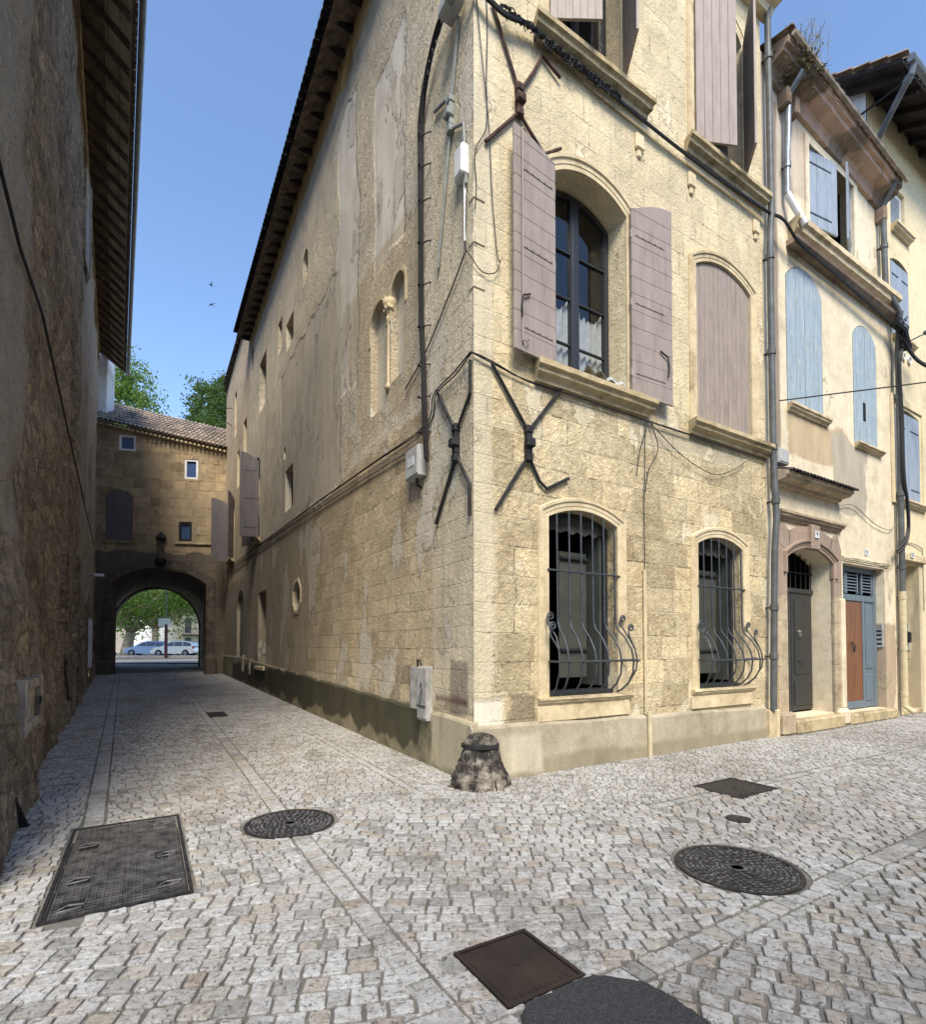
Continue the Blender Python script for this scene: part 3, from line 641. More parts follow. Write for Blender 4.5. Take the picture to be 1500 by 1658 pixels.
def casement(parent, x0, x1, z0, zs, zc, y, cols=2, rws=4, fw=0.06, rz=0.0, mat=None, glass=True, name='window', mull=0.09, bar=0.03):
    """glazed window: frame, panes; returns the frame"""
    mat = mat or FRAME; mb = MB(); cx = (x0+x1)/2
    path = opening(x0, x1, z0, zs, zc, 12); mb.sweep(path, [(0, y-.03), (fw, y-.03), (fw, y+.03), (0, y+.03)], closed=True)
    R0 = arch_pts(x0, x1, zs, zc, 20)
    def top(x):
        for i in range(len(R0)-1):
            a, b = R0[i], R0[i+1]
            if b[0] <= x <= a[0]: return a[1]+(b[1]-a[1])*((a[0]-x)/max(1e-6, a[0]-b[0]))
        return zs
    if cols == 2:
        mb.bbox(cx-mull/2, cx+mull/2, y-.045, y+.02, z0+fw*.5, top(cx)-fw*.4, .006)
        xs = [(x0+fw*.8, cx-mull/2), (cx+mull/2, x1-fw*.8)]
    else: xs = [(x0+fw*.8, x1-fw*.8)]
    for (a, b) in xs:
        mb.box(a, a+.035, y-.035, y+.015, z0+fw*.7, top(a)-.02); mb.box(b-.035, b, y-.035, y+.015, z0+fw*.7, top(b)-.02)
        for k in range(1, rws):
            z = z0+(zs-z0)*k/rws*1.02; mb.bbox(a+.03, b-.03, y-.030, y+.012, z-bar/2, z+bar/2, .005)
    o = mb.build(name, mat, parent, rz=rz)
    if glass:
        g = MB(); tri = tessellate_polygon([[Vector((p[0], p[1], 0)) for p in path]]); g.add([(p[0], y, p[1]) for p in path], [tuple(t) for t in tri]); g.build('pane', GLASS, o)
    return o

def canal_tiles(mb, x0, x1, y0, y1, z0, z1, pitch=0.2, r=0.085, over=0.0):
    """rows of half-round tiles running from the eave (y0,z0) up to (y1,z1)"""
    n = max(1, int((x1-x0)/pitch)); L = math.hypot(y1-y0, z1-z0); segs = max(1, int(L/0.38))
    for i in range(n):
        x = x0+(i+.5)*(x1-x0)/n+rnd.uniform(-.006, .006)
        for k in range(segs):
            if k > 6 and segs > 8: 
                k2 = segs; last = True
            else: k2 = k+1; last = False
            t0 = k/segs; t1 = k2/segs; a = (x, y0+(y1-y0)*t0, z0+(z1-z0)*t0+.02); b = (x, y0+(y1-y0)*t1, z0+(z1-z0)*t1-.005)
            vs = []; m = 6
            for (p, rr) in ((a, r*1.08), (b, r*.92)):
                for q in range(m+1): an = PI*q/m; vs.append((p[0]+rr*math.cos(an), p[1], p[2]+rr*math.sin(an)*.8))
                for q in range(m+1): an = PI*q/m; vs.append((p[0]+(rr-.018)*math.cos(an), p[1], p[2]+(rr-.018)*math.sin(an)*.8))
            M_ = m+1; fs = []
            for q in range(m):
                fs += [(q, q+1, 2*M_+q+1, 2*M_+q), (M_+q, M_+q+1, 3*M_+q+1, 3*M_+q), (q, q+1, M_+q+1, M_+q)]
            mb.add(vs, fs)
            if last: break

# ------------------------------------------------------------------ corner house
CH = thing('corner_house', 'tall cream limestone corner house with barred ground floor windows and mauve grey shutters', 'house', (C0[0], C0[1], 0), RA)
SD = -PI/2      # parts on its alley side turn by this
g1 = opening(1.14, 2.41, 0.95, 3.31, 3.46); g2 = opening(4.26, 5.50, 0.93, 3.28, 3.43)
t1 = opening(1.20, 2.64, 5.26, 7.92, 8.18); t2 = opening(4.28, 5.84, 5.22, 7.88, 8.10)
u1 = opening(1.20, 2.56, 9.84, 12.35, 12.7); u2 = opening(4.30, 5.66, 9.84, 12.35, 12.7)
rough = [(0, -0.3), (6.30, -0.3), (6.30, 13.5), (0, 13.5)]
wall('wall', rough, [(g1, .22), (g2, .22), (t1, .38), (t2, .10), (u1, .3), (u2, .3)], CREAM, CH)
# alley side openings: x = -t
a_open = [(opening(-14.3, -13.05, 9.85, 11.65, 11.65), .35), (opening(-16.1, -15.55, 11.9, 13.0, 13.0), .3), (opening(-10.1, -9.22, 10.05, 10.84, 10.84), .3), (opening(-11.2, -10.66, 10.5, 11.45, 11.45), .3),
          (opening(-8.25, -7.76, 10.85, 11.45, 11.68), .25), (opening(-10.06, -9.14, 5.42, 6.6, 6.6), .18), (opening(-15.2, -14.05, 5.42, 8.1, 8.42), .3), (opening(-14.10, -12.70, 0.97, 3.5, 3.5), .35),
          (opening(-3.42, -2.72, 5.62, 7.20, 7.50), .13), (opening(-2.52, -1.98, 5.86, 7.25, 7.52), .13), (opening(-5.2, -4.45, 13.02, 13.3, 13.62), .1), (opening(-10.30, -10.02, 7.0, 7.2, 7.35), .08)]
cx_, cz_ = -8.62, 2.93; ocu = [(cx_+.46*math.cos(PI/8+PI/4*k)*.85, cz_+.40*math.sin(PI/8+PI/4*k)) for k in range(8)]
wall('wall', [(-16.5, -0.3), (0, -0.3), (0, 14.15), (-16.5, 14.15)], a_open+[(ocu, .3)], ALLEYW, CH, rz=SD)
INF = (limestone('smooth_infill_plaster', (0.62, 0.585, 0.50), (0.56, 0.52, 0.43), (0.45, 0.40, 0.32), None, rough_b=0.003, pits=0.02, grime=0.2))
for (h, d) in a_open[8:]: nb = MB(); backing(nb, h, d); nb.build('niche_infill', INF, CH, rz=SD)
# carved column between the two blind lancets
cm = MB(); cm.lathe([(.07, 5.80), (.085, 5.86), (.055, 5.92), (.05, 6.6), (.055, 6.95), (.075, 7.0), (.05, 7.04), (.09, 7.12), (.12, 7.2), (.13, 7.28), (.10, 7.3)], (-2.62, .03, 0), 12, .05)
for k in range(9): cm.lathe([(.01, 0), (.03, .02), (.035, .05), (.01, .08)], (-2.62+.11*math.cos(k*.7), .01-.06*abs(math.sin(k*.7)), 7.08+.02*(k % 3)), 6)
cm.build('niche_column', TRIM, CH, rz=SD, smooth=True)
for h, r_ in ((a_open[8][0], .06), (a_open[9][0], .06)):
    xs = [p[0] for p in h]; zs_ = [p[1] for p in h]
    surround(CH, min(xs), max(xs), 6.9, 7.22, max(zs_), .07, SD, TRIM, .012, False, 'niche_arch')
# rear and closing walls, roof
rb = MB(); rb.add([(6.30, 0.02, -.3), (6.30, 16.5, -.3), (6.30, 16.5, 14.1), (6.30, 0.02, 13.5), (0.02, 16.5, -.3), (0.02, 16.5, 14.1)], [(0, 1, 2, 3), (1, 4, 5, 2)])
rb.build('party_wall', HOUSE2, CH)
rf = MB(); A_ = (-.55, -.55, 13.55); rf.add([(-.5, -.45, 13.62), (6.32, -.45, 13.62), (6.32, 16.5, 13.7), (-.5, 16.5, 13.62), (3.1, 3.2, 15.2), (3.1, 16.5, 15.2), (6.32, 3.2, 15.2), (6.32, 16.5, 15.2)],
       [(0, 1, 6, 4), (0, 4, 5, 3), (4, 6, 7, 5), (5, 7, 2, 3), (1, 6, 7, 2)])
roof = rf.build('roof', TILE, CH)
# alley eave: rafters, boards, tile ends
ev = MB()
for k in range(34): x = -16.45+k*.5; ev.box(x-.04, x+.04, -.42, .25, 13.72-.02, 13.86)
ev.build('eave_rafters', TIMBERD, CH, rz=SD)
ebd = MB().add([(-16.52, -.50, 13.80), (0.5, -.50, 13.80), (0.5, .3, 14.22), (-16.52, .3, 14.22), (-16.52, -.50, 13.84), (0.5, -.50, 13.84), (0.5, .3, 14.26), (-16.52, .3, 14.26)], [(0, 1, 2, 3), (4, 5, 6, 7), (0, 1, 5, 4), (0, 3, 7, 4)]); ebd.build('eave_boards', TIMBERD, CH, rz=SD)
et = MB(); canal_tiles(et, -16.55, .5, -.60, 1.5, 13.80, 14.72, .19, .09); canal_tiles(et, -16.45, .4, -.52, .1, 13.74, 14.0, .19, .07)
et.build('eave_tiles', TILED, CH, rz=SD)
# street cornice and gutter
sill(CH, -.35, 6.55, 13.28, 13.75, .42, name='cornice', mat=TRIM)
MB().tube([(-.3, -.50, 13.78), (6.6, -.50, 13.74)], .075, 10).build('gutter', ZINC, CH)
# plinths
pv = MB()
def plinth(x0, x1, zt0, zt1, proud, mat, rz=0.0, step=0.25, name='plinth'):
    n = max(1, int(abs(x1-x0)/step)); vs = []; fs = []
    for i in range(n+1):
        x = x0+(x1-x0)*i/n; zt = zt0+(zt1-zt0)*i/n+rnd.uniform(-.012, .012); pr = proud+rnd.uniform(-.006, .006)
        vs += [(x, -pr-.02, -.3), (x, -pr, zt*.6), (x, -pr+.004, zt-.03), (x, -pr+.02, zt), (x, .02, zt+.02)]
    for i in range(n):
        for j in range(4): fs.append((i*5+j, (i+1)*5+j, (i+1)*5+j+1, i*5+j+1))
    fs += [tuple(range(5)), tuple(n*5+j for j in range(5))]
    return MB().add(vs, fs).build(name, mat, CH if name == 'plinth' else None, rz=rz, smooth=False)
plinth(-.07, 6.10, .66, .54, .06, PLINTH)
plinth(-16.5, .06, 1.15, .70, .05, MOSS, SD)
MB().bbox(6.10, 6.42, -.14, .05, -.1, .50, .03).build('corner_stone', TRIM, CH)

# ground floor barred windows
def grille_window(h, x0, x1, z0, zs, zc, i):
    surround(CH, x0, x1, z0-.01, zs, zc, .17, proud=.045)
    sill(CH, x0-.22, x1+.26, z0-.10, z0+.004, .10, mat=TRIM)
    MB().bbox(x0-.20, x1+.22, -.045, .01, z0-.31, z0-.10, .012).build('sill_apron', TRIM, CH)
    wd = MB(); wd.sweep(opening(x0+.01, x1-.01, z0, zs, zc), [(0, .16), (.07, .16), (.07, .24), (0, .24)], closed=True)
    wd = wd.build('window', FRAME, CH)
    # inner boards standing ajar: pale green-grey panel, dark gap on the left
    MB().bbox(x0+.50, x0+1.02, .34, .37, z0+.22, zs-.35, .006).build('inner_shutter', BLIND, wd)
    for q in (1.9, .6): MB().bbox(x0+.50, x0+1.02, .30, .335, z0+q, z0+q+.035, .003).build('shutter_rail', FRAME, wd)
    MB().bbox(x1-.13, x1-.09, .20, .60, z0+.1, zs-.1, .004).build('casement', BLIND, wd)
    bl = MB(); K = 26; vs = []
    for k in range(K+1):
        t = k/K; x = x0+.03+(x1-x0-.06)*t; zt = zc-.02-((t-.5)*2)**2*(zc-zs); zb = zs-.08-.05*abs(math.sin(t*PI*5.5))-.02*rnd.random()
        y = .17+.012*math.sin(k*1.9); vs += [(x, y, zt), (x, y, zb)]
    bl.add(vs, [(2*k, 2*k+1, 2*k+3, 2*k+2) for k in range(K)]).build('scalloped_valance', simple('valance_cloth', (0.075, 0.078, 0.07), 0.9), wd)
    room(CH, x0-.3, x1+.3, z0-.1, zc+.1, .25, 2.2)
    MB().bbox(x0+.02, x1-.02, .05, .16, z0-.002, z0+.06, .01).build('threshold', FRAME, wd)
    # iron grille with bellied foot
    gr = thing('window_grille', None, None); gr.parent = CH
    nb_ = 6; xs = [x0+.14+(x1-x0-.20)*k/(nb_-1) for k in range(nb_)]
    for k, x in enumerate(xs):
        fan = (x-(x0+x1)/2)*.10
        t_ = (x-x0)/(x1-x0); ztop = zc-((t_-.5)*2)**2*(zc-zs)
        pts = [(x, -.02, ztop), (x, -.03, z0+1.10), (x, -.035, z0+.98), (x+fan*.2, -.07, z0+.90), (x+fan*.6, -.18, z0+.78), (x+fan, -.27, z0+.62), (x+fan, -.305, z0+.46), (x+fan, -.29, z0+.30), (x+fan*.8, -.22, z0+.16), (x+fan*.4, -.12, z0+.06), (x, -.05, z0+.03)]
        MB().tube(pts, .0125, 8).build('bar', IRON, gr)
    # outermost bellied bars ending in scrolls
    def scroll(cx, cz, y, r, d, m=18):
        return [(cx+d*r*(1-.75*k/m)*math.cos(PI+k/m*3.6*PI/1.25), y, cz+r*(1-.75*k/m)*math.sin(k/m*3.6*PI/1.25)) for k in range(m+1)]
    for sx, d in ((x0+.02, -1), (x1-.02, 1)):
        for q, (zz, yy) in enumerate(((z0+.90, -.19), (z0+1.03, -.09))):
            e_ = sx+d*(.05+.05*(1-q)); sc = scroll(e_, zz+.02, yy, .055, 1)
            body = [(sx, -.05, z0+.03), (sx+d*.04, -.18, z0+.14), (sx+d*.08, -.29, z0+.34), (sx+d*.09, -.305, z0+.46), (sx+d*.08, -.28, z0+.62), (e_-.055, yy-.02, zz-.10)] if q == 0 else [(sx+d*.08, -.28, z0+.62), (sx+d*.05, -.20, z0+.78), (e_-.055, yy, zz-.06)]
            MB().tube(body+sc, .0115, 8).build('scroll_bar', IRON, gr)
    MB().tube([(x0-.03, -.035, z0+1.66), (x1+.03, -.035, z0+1.66)], .014, 6).build('crossbar', IRON, gr)
    MB().tube([(x0+.0, -.0, z0+.47), (x0-.07, -.16, z0+.47), (x0-.07, -.32, z0+.47), (x1+.10, -.32, z0+.47), (x1+.10, -.16, z0+.47), (x1+.03, 0, z0+.47)], .014, 6).build('belly_rail', IRON, gr)
    return gr
grille_window(g1, 1.14, 2.41, .95, 3.31, 3.46, 0); grille_window(g2, 4.26, 5.50, .93, 3.28, 3.43, 1)

# first floor: open window with two shutters
surround(CH, 1.20, 2.64, 5.27, 7.92, 8.18, .20, proud=.06)
sill(CH, .86, 3.12, 5.03, 5.27, .20)
wn = casement(CH, 1.24, 2.62, 5.27, 7.90, 8.15, .34, 2, 4, .07)
cur = MB(); K = 40; vs = []
for side in (0, 1):
    vs = []
    xa, xb = ((1.32, 1.86), (2.00, 2.54))[side]
    for k in range(K+1):
        t = k/K; x = xa+(xb-xa)*t; zt = 6.62-.16*math.sin(t*PI)+.03*math.sin(t*40); vs += [(x, .40+.018*math.sin(t*30), zt), (x, .40+.022*math.sin(t*30), 5.36)]
    cur.add(vs, [(2*k, 2*k+1, 2*k+3, 2*k+2) for k in range(K)])
vs = []
for k in range(K+1):
    t = k/K; x = 1.34+.17*t*(1); vs += [(x, .42+.02*math.sin(t*22), 8.2), (x+.05, .42+.02*math.sin(t*22), 6.9)]
cur.add(vs, [(2*k, 2*k+1, 2*k+3, 2*k+2) for k in range(K)])
cur.build('lace_curtain', LACE, wn)  # pale sheets also stand in for white reflections in the lower panes
room(CH, 1.0, 2.8, 5.2, 8.5, .40, 2.4)
leaf(CH, MAUVE, .72, 5.27, 8.10, 7.95, 1.20, D(175), True, 1, y=-.095, n=11, label='wide shutter of horizontal boards, folded back to the left of the open window')
leaf(CH, MAUVE, .84, 5.27, 8.28, 8.00, 2.66, D(177), True, -1, y=-.095, n=11, label='wide shutter of horizontal boards, folded back to the right of the open window')
MB().tube([(.60, -.19, 5.38), (.60, -.19, 8.08)], .013, 8).tube([(.60, -.19, 5.42), (.64, -.21, 5.38), (.69, -.20, 5.41), (.68, -.19, 5.45)], .010, 6).build('shutter_bolt', MAUVE, CH)
cl = MB(); vs = []; Kx, Ky = 18, 8
for i in range(Kx+1):
    for j in range(Ky+1):
        x = 1.66+.80*i/Kx; q = j/Ky; y = .06-.25*q; z = 5.33+.035*math.sin(i*1.3+j*.8)+.035*rnd.random()-(max(0, q-.85)*.5 if i > 8 else 0)
        vs.append((x, y, z))
cl.add(vs, [(i*(Ky+1)+j, (i+1)*(Ky+1)+j, (i+1)*(Ky+1)+j+1, i*(Ky+1)+j+1) for i in range(Kx) for j in range(Ky)])
o = cl.build('cloth', LACE, None, (C0[0], C0[1], 0), RA); tag(o, 'crumpled white cloth lying on the stone sill of the open first floor window', 'cloth')
# first floor: closed shutters
surround(CH, 4.28, 5.84, 5.24, 7.88, 8.10, .17, proud=.05)
sill(CH, 4.02, 6.34, 5.02, 5.24, .19)
R2 = arch_pts(4.28, 5.84, 7.88, 8.10, 24)
def arcz(R0):
    def f(x):
        for i in range(len(R0)-1):
            a, b = R0[i], R0[i+1]
            if b[0]-1e-6 <= x <= a[0]+1e-6: return a[1]+(b[1]-a[1])*((a[0]-x)/max(1e-6, a[0]-b[0]))-.015
        return R0[0][1]-.015
    return f
leaf(CH, MAUVED, .765, 5.26, 0, 0, 4.295, 0, False, 1, y=.03, n=6, arch=arcz(R2), hooks=False, straps=0, label='closed weathered shutter leaf')
leaf(CH, MAUVED, .765, 5.26, 0, 0, 5.825, 0, False, -1, y=.03, n=6, arch=arcz(R2), hooks=False, straps=0, label='closed weathered shutter leaf')
room(CH, 4.2, 5.9, 5.2, 8.3, .11, .3)
# second floor
for (x0, x1) in ((1.20, 2.56), (4.30, 5.66)):
    surround(CH, x0, x1, 9.84, 12.35, 12.7, .17, proud=.05)
    casement(CH, x0+.04, x1-.04, 9.86, 12.33, 12.66, .26, 2, 4, .07); room(CH, x0-.2, x1+.2, 9.7, 12.9, .33, 2)
sill(CH, .86, 3.12, 9.60, 9.83, .20); sill(CH, 3.98, 6.30, 9.60, 9.83, .20)
for x in (2.95, 4.2, 6.05): MB().bbox(x-.09, x+.09, -.05, .01, 9.1, 9.34, .02).bbox(x-.05, x+.05, -.035, .01, 8.98, 9.1, .02).build('stone_bracket', TRIM, CH)
MAUVEU = MAUVE
leaf(CH, MAUVEU, .70, 9.96, 12.6, 12.3, 1.17, D(30), False, 1, y=-.06, n=7, straps=0, label='vertical board shutter leaf half closed over the left upper window')
leaf(CH, MAUVEU, .68, 9.90, 12.6, 12.3, 2.58, D(57), False, -1, y=-.06, n=7, straps=0, label='shutter leaf standing straight out from the wall')
leaf(CH, MAUVEU, .72, 9.88, 12.6, 12.3, 4.27, D(24), False, 1, y=-.06, n=5, straps=0, label='vertical board shutter leaf half closed over the right upper window')
leaf(CH, MAUVEU, .70, 9.90, 12.6, 12.3, 5.66, D(44), False, -1, y=-.06, n=6, straps=0, label='shutter leaf standing straight out beside the drainpipe')
# side openings: dark glass, shutters, bars
room(CH, -16.4, -7, 4.8, 13.4, .36, 2.0, SD); room(CH, -14.6, -12.2, .6, 4, .36, 2, SD); room(CH, -9.2, -8.0, 2.4, 3.4, .31, 1.2, SD)
MB().bbox(-14.06, -12.74, .28, .33, 1.0, 3.48, .01).build('door', DOORGREY, CH, rz=SD)
MB().bbox(-14.2, -12.55, -.12, .3, .84, .97, .02).build('door_step', TRIM, CH, rz=SD)
for (x0, x1, z0, z1, mt) in ((-14.25, -13.1, 9.9, 11.6, GREYP), (-10.05, -9.28, 10.08, 10.8, FRAME), (-11.18, -10.7, 10.5, 11.42, LEAD), (-10.02, -9.18, 5.45, 6.57, FRAME), (-15.15, -14.1, 5.45, 8.3, GREYP), (-16.05, -15.6, 11.95, 12.95, GREYP), (-8.22, -7.8, 10.87, 11.6, LEAD)):
    wv = MB(); wv.bbox(x0, x0+.05, .2, .26, z0, z1, .004); wv.bbox(x1-.05, x1, .2, .26, z0, z1, .004); wv.bbox(x0, x1, .195, .255, z1-.05, z1, .004); wv.bbox(x0, x1, .195, .255, z0, z0+.05, .004); wv.bbox((x0+x1)/2-.025, (x0+x1)/2+.025, .20, .25, z0, z1, .004)
    wv = wv.build('window', mt, CH, rz=SD); MB().box(x0+.03, x1-.03, .232, .236, z0+.03, z1-.03).build('pane', GLASS, wv)
MB().tube([(-8.62, .1, 2.6), (-8.62, .1, 3.3)], .018).tube([(-9.0, .1, 2.95), (-8.25, .1, 2.95)], .018).build('window_bars', BLACKIRON, CH, rz=SD)
MB().sweep(ocu, [(0, .004), (0, -.02), (-.09, -.02), (-.09, .004)], closed=True).build('window_surround', TRIM, CH, rz=SD)
leaf(CH, GREYP, 1.0, 5.45, 8.42, 8.1, -15.25, D(168), False, 1, y=-.04, rz=SD, n=6, hooks=False, label='grey violet shutter leaf folded back against the alley wall')
leaf(CH, GREYP, .62, 5.45, 8.42, 8.1, -14.0, D(70), False, -1, y=-.04, rz=SD, n=5, hooks=False, label='grey violet shutter leaf half open towards the alley')
sill(CH, -15.5, -13.8, 5.28, 5.42, .12, SD)
# irons tying the walls (x of forged bars with a knuckle)
def anchor(arms, c0, c1, mat, rz, label, y=-.035, r=.022):
    root = bpy.data.objects.new('wall_anchor', None); col.objects.link(root); root.parent = CH; root.rotation_euler = (0, 0, rz); root['label'] = label
    for a in arms: MB().tube([(p[0], y-(p[2] if len(p) > 2 else 0), p[1]) for p in a], r, 6).build('anchor_arm', mat, root, rot=(0, 0, 0))
    k = MB(); cx = (c0[0]+c1[0])/2; z0, z1 = c0[1], c1[1]
    k.bbox(cx-.05, cx+.05, y-.05, 0, z0, z0+.10, .012); k.bbox(cx-.05, cx+.05, y-.05, 0, z1-.10, z1, .012); k.bbox(cx-.042, cx+.042, y-.04, 0, z0+.1, z1-.1, .01); k.bbox(cx-.065, cx+.065, y-.085, -.02, (z0+z1)/2-.055, (z0+z1)/2+.055, .015)
    k.build('knuckle', mat, root)
anchor([[(.25, 9.62), (.665, 8.72)], [(1.36, 9.28, .01), (1.05, 9.42), (.90, 9.10), (.69, 8.74)], [(.15, 7.80), (.645, 8.42)], [(.68, 8.42), (.99, 8.16), (1.08, 8.10), (1.37, 8.32)]], (.665, 8.38), (.665, 8.80), RUST, 0, 'brown rusted tie iron above the open shutter, with two bent arms')
anchor([[(.24, 5.07), (.79, 4.36)], [(1.35, 5.04), (.81, 4.36)], [(.29, 3.28), (.79, 4.03)], [(.81, 4.02), (.98, 3.74), (1.10, 3.66), (1.48, 3.86)]], (.80, 3.96), (.80, 4.42), BLACKIRON, 0, 'dark tie iron low on the street face with one foot bent sideways')
anchor([[(-.88, 5.05), (-.38, 4.32)], [(-.03, 5.06), (-.03, 4.66), (-.34, 4.32)], [(-.90, 3.25), (-.37, 4.0)], [(-.35, 4.0), (-.04, 3.56), (-.04, 3.18)]], (-.36, 3.92), (-.36, 4.40), BLACKIRON, SD, 'dark tie iron wrapped close to the corner on the alley face')
anchor([[(-.95, 8.95), (-.62, 8.82), (-.50, 8.55)], [(-.30, 9.6), (-.47, 8.75)], [(-.52, 8.3), (-.85, 6.7)], [(-.48, 8.3), (-.18, 8.12), (-.12, 7.3)]], (-.50, 8.25), (-.50, 8.75), simple('grey_painted_iron', (0.26, 0.28, 0.27), 0.7), SD, 'pale grey tie iron high on the alley face under the cables')
# raised stone keys worn into the corner
for (z, h) in ((5.95, .28), (6.5, .16), (7.05, .2)): MB().bbox(-.012, .16, -.014, .1, z, z+h, .010).build('quoin_patch', CREAM, CH)

# ------------------------------------------------------------------ second house (two doors, blue shutters)
DH = thing('terrace_house', 'narrow cream house with a tile canopied door and arched blue shutters beside the corner house', 'house', (C0[0], C0[1], 0), RA)
d1 = opening(6.88, 8.66, .28, 3.30, 3.55); d2 = opening(9.14, 11.12, .24, 3.38, 3.38)
s1 = opening(7.06, 8.44, 6.26, 8.74, 9.08, 18); s2 = opening(9.76, 10.90, 6.06, 8.44, 8.76, 18); us = opening(7.98, 9.90, 10.05, 11.76, 11.76)
wall('wall', [(6.30, -.3), (11.72, -.3), (11.72, 9.35), (11.20, 9.35), (11.20, 12.1), (6.30, 12.7)], [(d1, .42), (d2, .24), (s1, .05), (s2, .05), (us, .25)], HOUSE2, DH, y=.0)
MB().box(11.70, 11.715, .01, 12, -.3, 9.3).box(11.18, 11.19, .01, 12, 9.3, 12.1).box(6.31, 11.2, 12, 12.1, -.3, 12.8).build('party_wall', HOUSE2, DH)
for (x0, x1, zz, zs, zc) in ((7.08, 8.42, 6.27, 8.74, 9.07), (9.78, 10.88, 6.07, 8.44, 8.75)):
    f = arcz(arch_pts(x0-.02, x1+.02, zs, zc+.01, 24)); w2 = (x1-x0)/2-.004
    leaf(DH, BLUE, w2, zz, 0, 0, x0, 0, False, 1, y=.015, n=4, arch=f, iron=BLUE, straps=0, label='closed flaking blue shutter leaf')
    leaf(DH, BLUE, w2, zz, 0, 0, x1, 0, False, -1, y=.015, n=4, arch=f, iron=BLUE, straps=0, label='closed flaking blue shutter leaf')
sill(DH, 7.02, 8.58, 6.10, 6.25, .12, mat=TRIM); sill(DH, 9.74, 11.05, 5.94, 6.05, .12, mat=TRIM)
MB().bbox(10.2, 10.32, -.012, .012, 6.62, 7.02, .003).build('louvre', DARK, DH)
leaf(DH, BLUE2, .98, 10.20, 11.74, 11.74, 8.00, D(8), False, 1, y=.06, n=3, straps=2, hooks=False); leaf(DH, BLUE2, .86, 10.12, 11.74, 11.74, 9.88, D(20), False, -1, y=.06, n=2, straps=2, hooks=False)
room(DH, 7.9, 10, 9.9, 12.1, .26, 1.0)
MB().sweep([(9.90, 10.0), (9.90, 11.76), (7.98, 11.76), (7.98, 10.0)], [(0, .01), (0, -.03), (-.16, -.03), (-.16, .01)]).build('window_surround', HOUSE2, DH)
sill(DH, 7.1, 11.66, 9.42, 9.80, .26, mat=TRIM, name='string_course')
MB().sweep([(7.1, 9.36), (11.7, 9.30)], [(-.06, .005), (-.06, -.14), (0, -.2), (.05, -.22), (.05, .005)]).build('string_moulding', TERRA, DH)
# coved cornice in peeling terracotta
K = 40; prof = [(.02, 12.20), (-.07, 12.22), (-.09, 12.34), (-.13, 12.40), (-.34, 12.47), (-.36, 12.54), (-.42, 12.56), (-.43, 12.66), (.02, 12.8)]
vs = []; n = len(prof)
for k in range(K+1):
    x = 6.45+(11.28-6.45)*k/K
    for (y, z) in prof: vs.append((x, y+rnd.uniform(-.008, .008), z-(k/K)*.50+rnd.uniform(-.008, .008)))
MB().add(vs, [(k*n+j, (k+1)*n+j, (k+1)*n+(j+1) % n, k*n+(j+1) % n) for k in range(K) for j in range(n)]+[tuple(range(n))[::-1], tuple(K*n+j for j in range(n))]).build('cove_cornice', TERRA, DH)
for x, z in ((6.95, 12.1), (7.25, 12.05), (11.05, 11.62)): MB().bbox(x-.08, x+.08, -.20, .02, z-.24, z+.1, .03).build('cornice_bracket', TERRA, DH)
tl = MB(); canal_tiles(tl, 0, 4.95, -.50, 2.0, .06, .80, .2, .075); tl.v = [(6.4+x, y, 12.68+z-x*.103) for x, y, z in tl.v]; tl.build('roof_tiles', TILE, DH)
MB().add([(6.35, -.44, 12.70), (11.3, -.44, 12.20), (11.3, 12, 15.2), (6.35, 12, 15.6)], [(0, 1, 2, 3)]).build('roof', TILE, DH)
MB().tube([(6.5, -.50, 12.66), (11.32, -.50, 12.18)], .045, 8).build('gutter', LEAD, DH)
# first doorway
MB().bbox(6.56, 6.88, -.05, .03, .02, 3.62, .01).build('door_jamb', REDST, DH)
MB().bbox(8.66, 8.98, -.05, .03, .02, 3.62, .01).build('door_jamb', REDST, DH)
MB().sweep([(8.98, 3.55)]+arch_pts(6.88, 8.66, 3.30, 3.55, 16)[1:-1]+[(6.56, 3.55)], [(0, .01), (0, -.055), (-.40, -.055), (-.40, .01)]).build('door_lintel', REDST, DH)
surround(DH, 6.90, 8.64, 3.0, 3.30, 3.54, .16, proud=.09, mat=REDST)
MB().bbox(7.66, 7.98, -.12, .0, 3.50, 3.98, .015).build('keystone', REDST, DH)
sill(DH, 6.55, 9.02, 3.98, 4.14, .14, mat=REDST, name='door_cornice')
MB().bbox(6.58, 8.98, -.03, .02, 4.14, 4.58, .01).build('door_frieze', HOUSE2, DH)
K = 24; prof = [(.01, 4.56), (-.12, 4.57), (-.14, 4.62), (-.28, 4.65), (-.30, 4.69), (-.33, 4.70), (-.34, 4.76), (.01, 4.88)]; vs = []; n = len(prof)
for k in range(K+1):
    for (y, z) in prof: vs.append((6.42+(8.80-6.42)*k/K+(-y*.3 if k == K else 0), y+rnd.uniform(-.005, .005), z+rnd.uniform(-.005, .005)))
cp = MB().add(vs, [(k*n+j, (k+1)*n+j, (k+1)*n+(j+1) % n, k*n+(j+1) % n) for k in range(K) for j in range(n)]+[tuple(range(n))[::-1], tuple(K*n+j for j in range(n))]).build('door_canopy', REDST, DH)
ct = MB(); canal_tiles(ct, 6.42, 8.95, -.40, .0, 4.73, 4.90, .12, .055); ct.build('canopy_tiles', TILED, cp)
dr = MB(); dr.bbox(6.90, 8.64, .40, .45, 2.72, 2.80, .01); dr.bbox(7.72, 7.80, .37, .43, .30, 2.72, .01); dr.bbox(6.86, 8.66, .34, .44, 2.70, 2.80, .02); dr = dr.build('door_frame', DOORGREY, DH)
lf = MB(); lf.bbox(7.82, 8.62, .37, .42, .32, 2.70, .006); lf.bbox(7.92, 8.54, .355, .375, 1.05, 2.58, .008); lf.bbox(7.90, 8.56, .35, .375, .42, .92, .008); lf = lf.build('door', DOORGREY, DH)
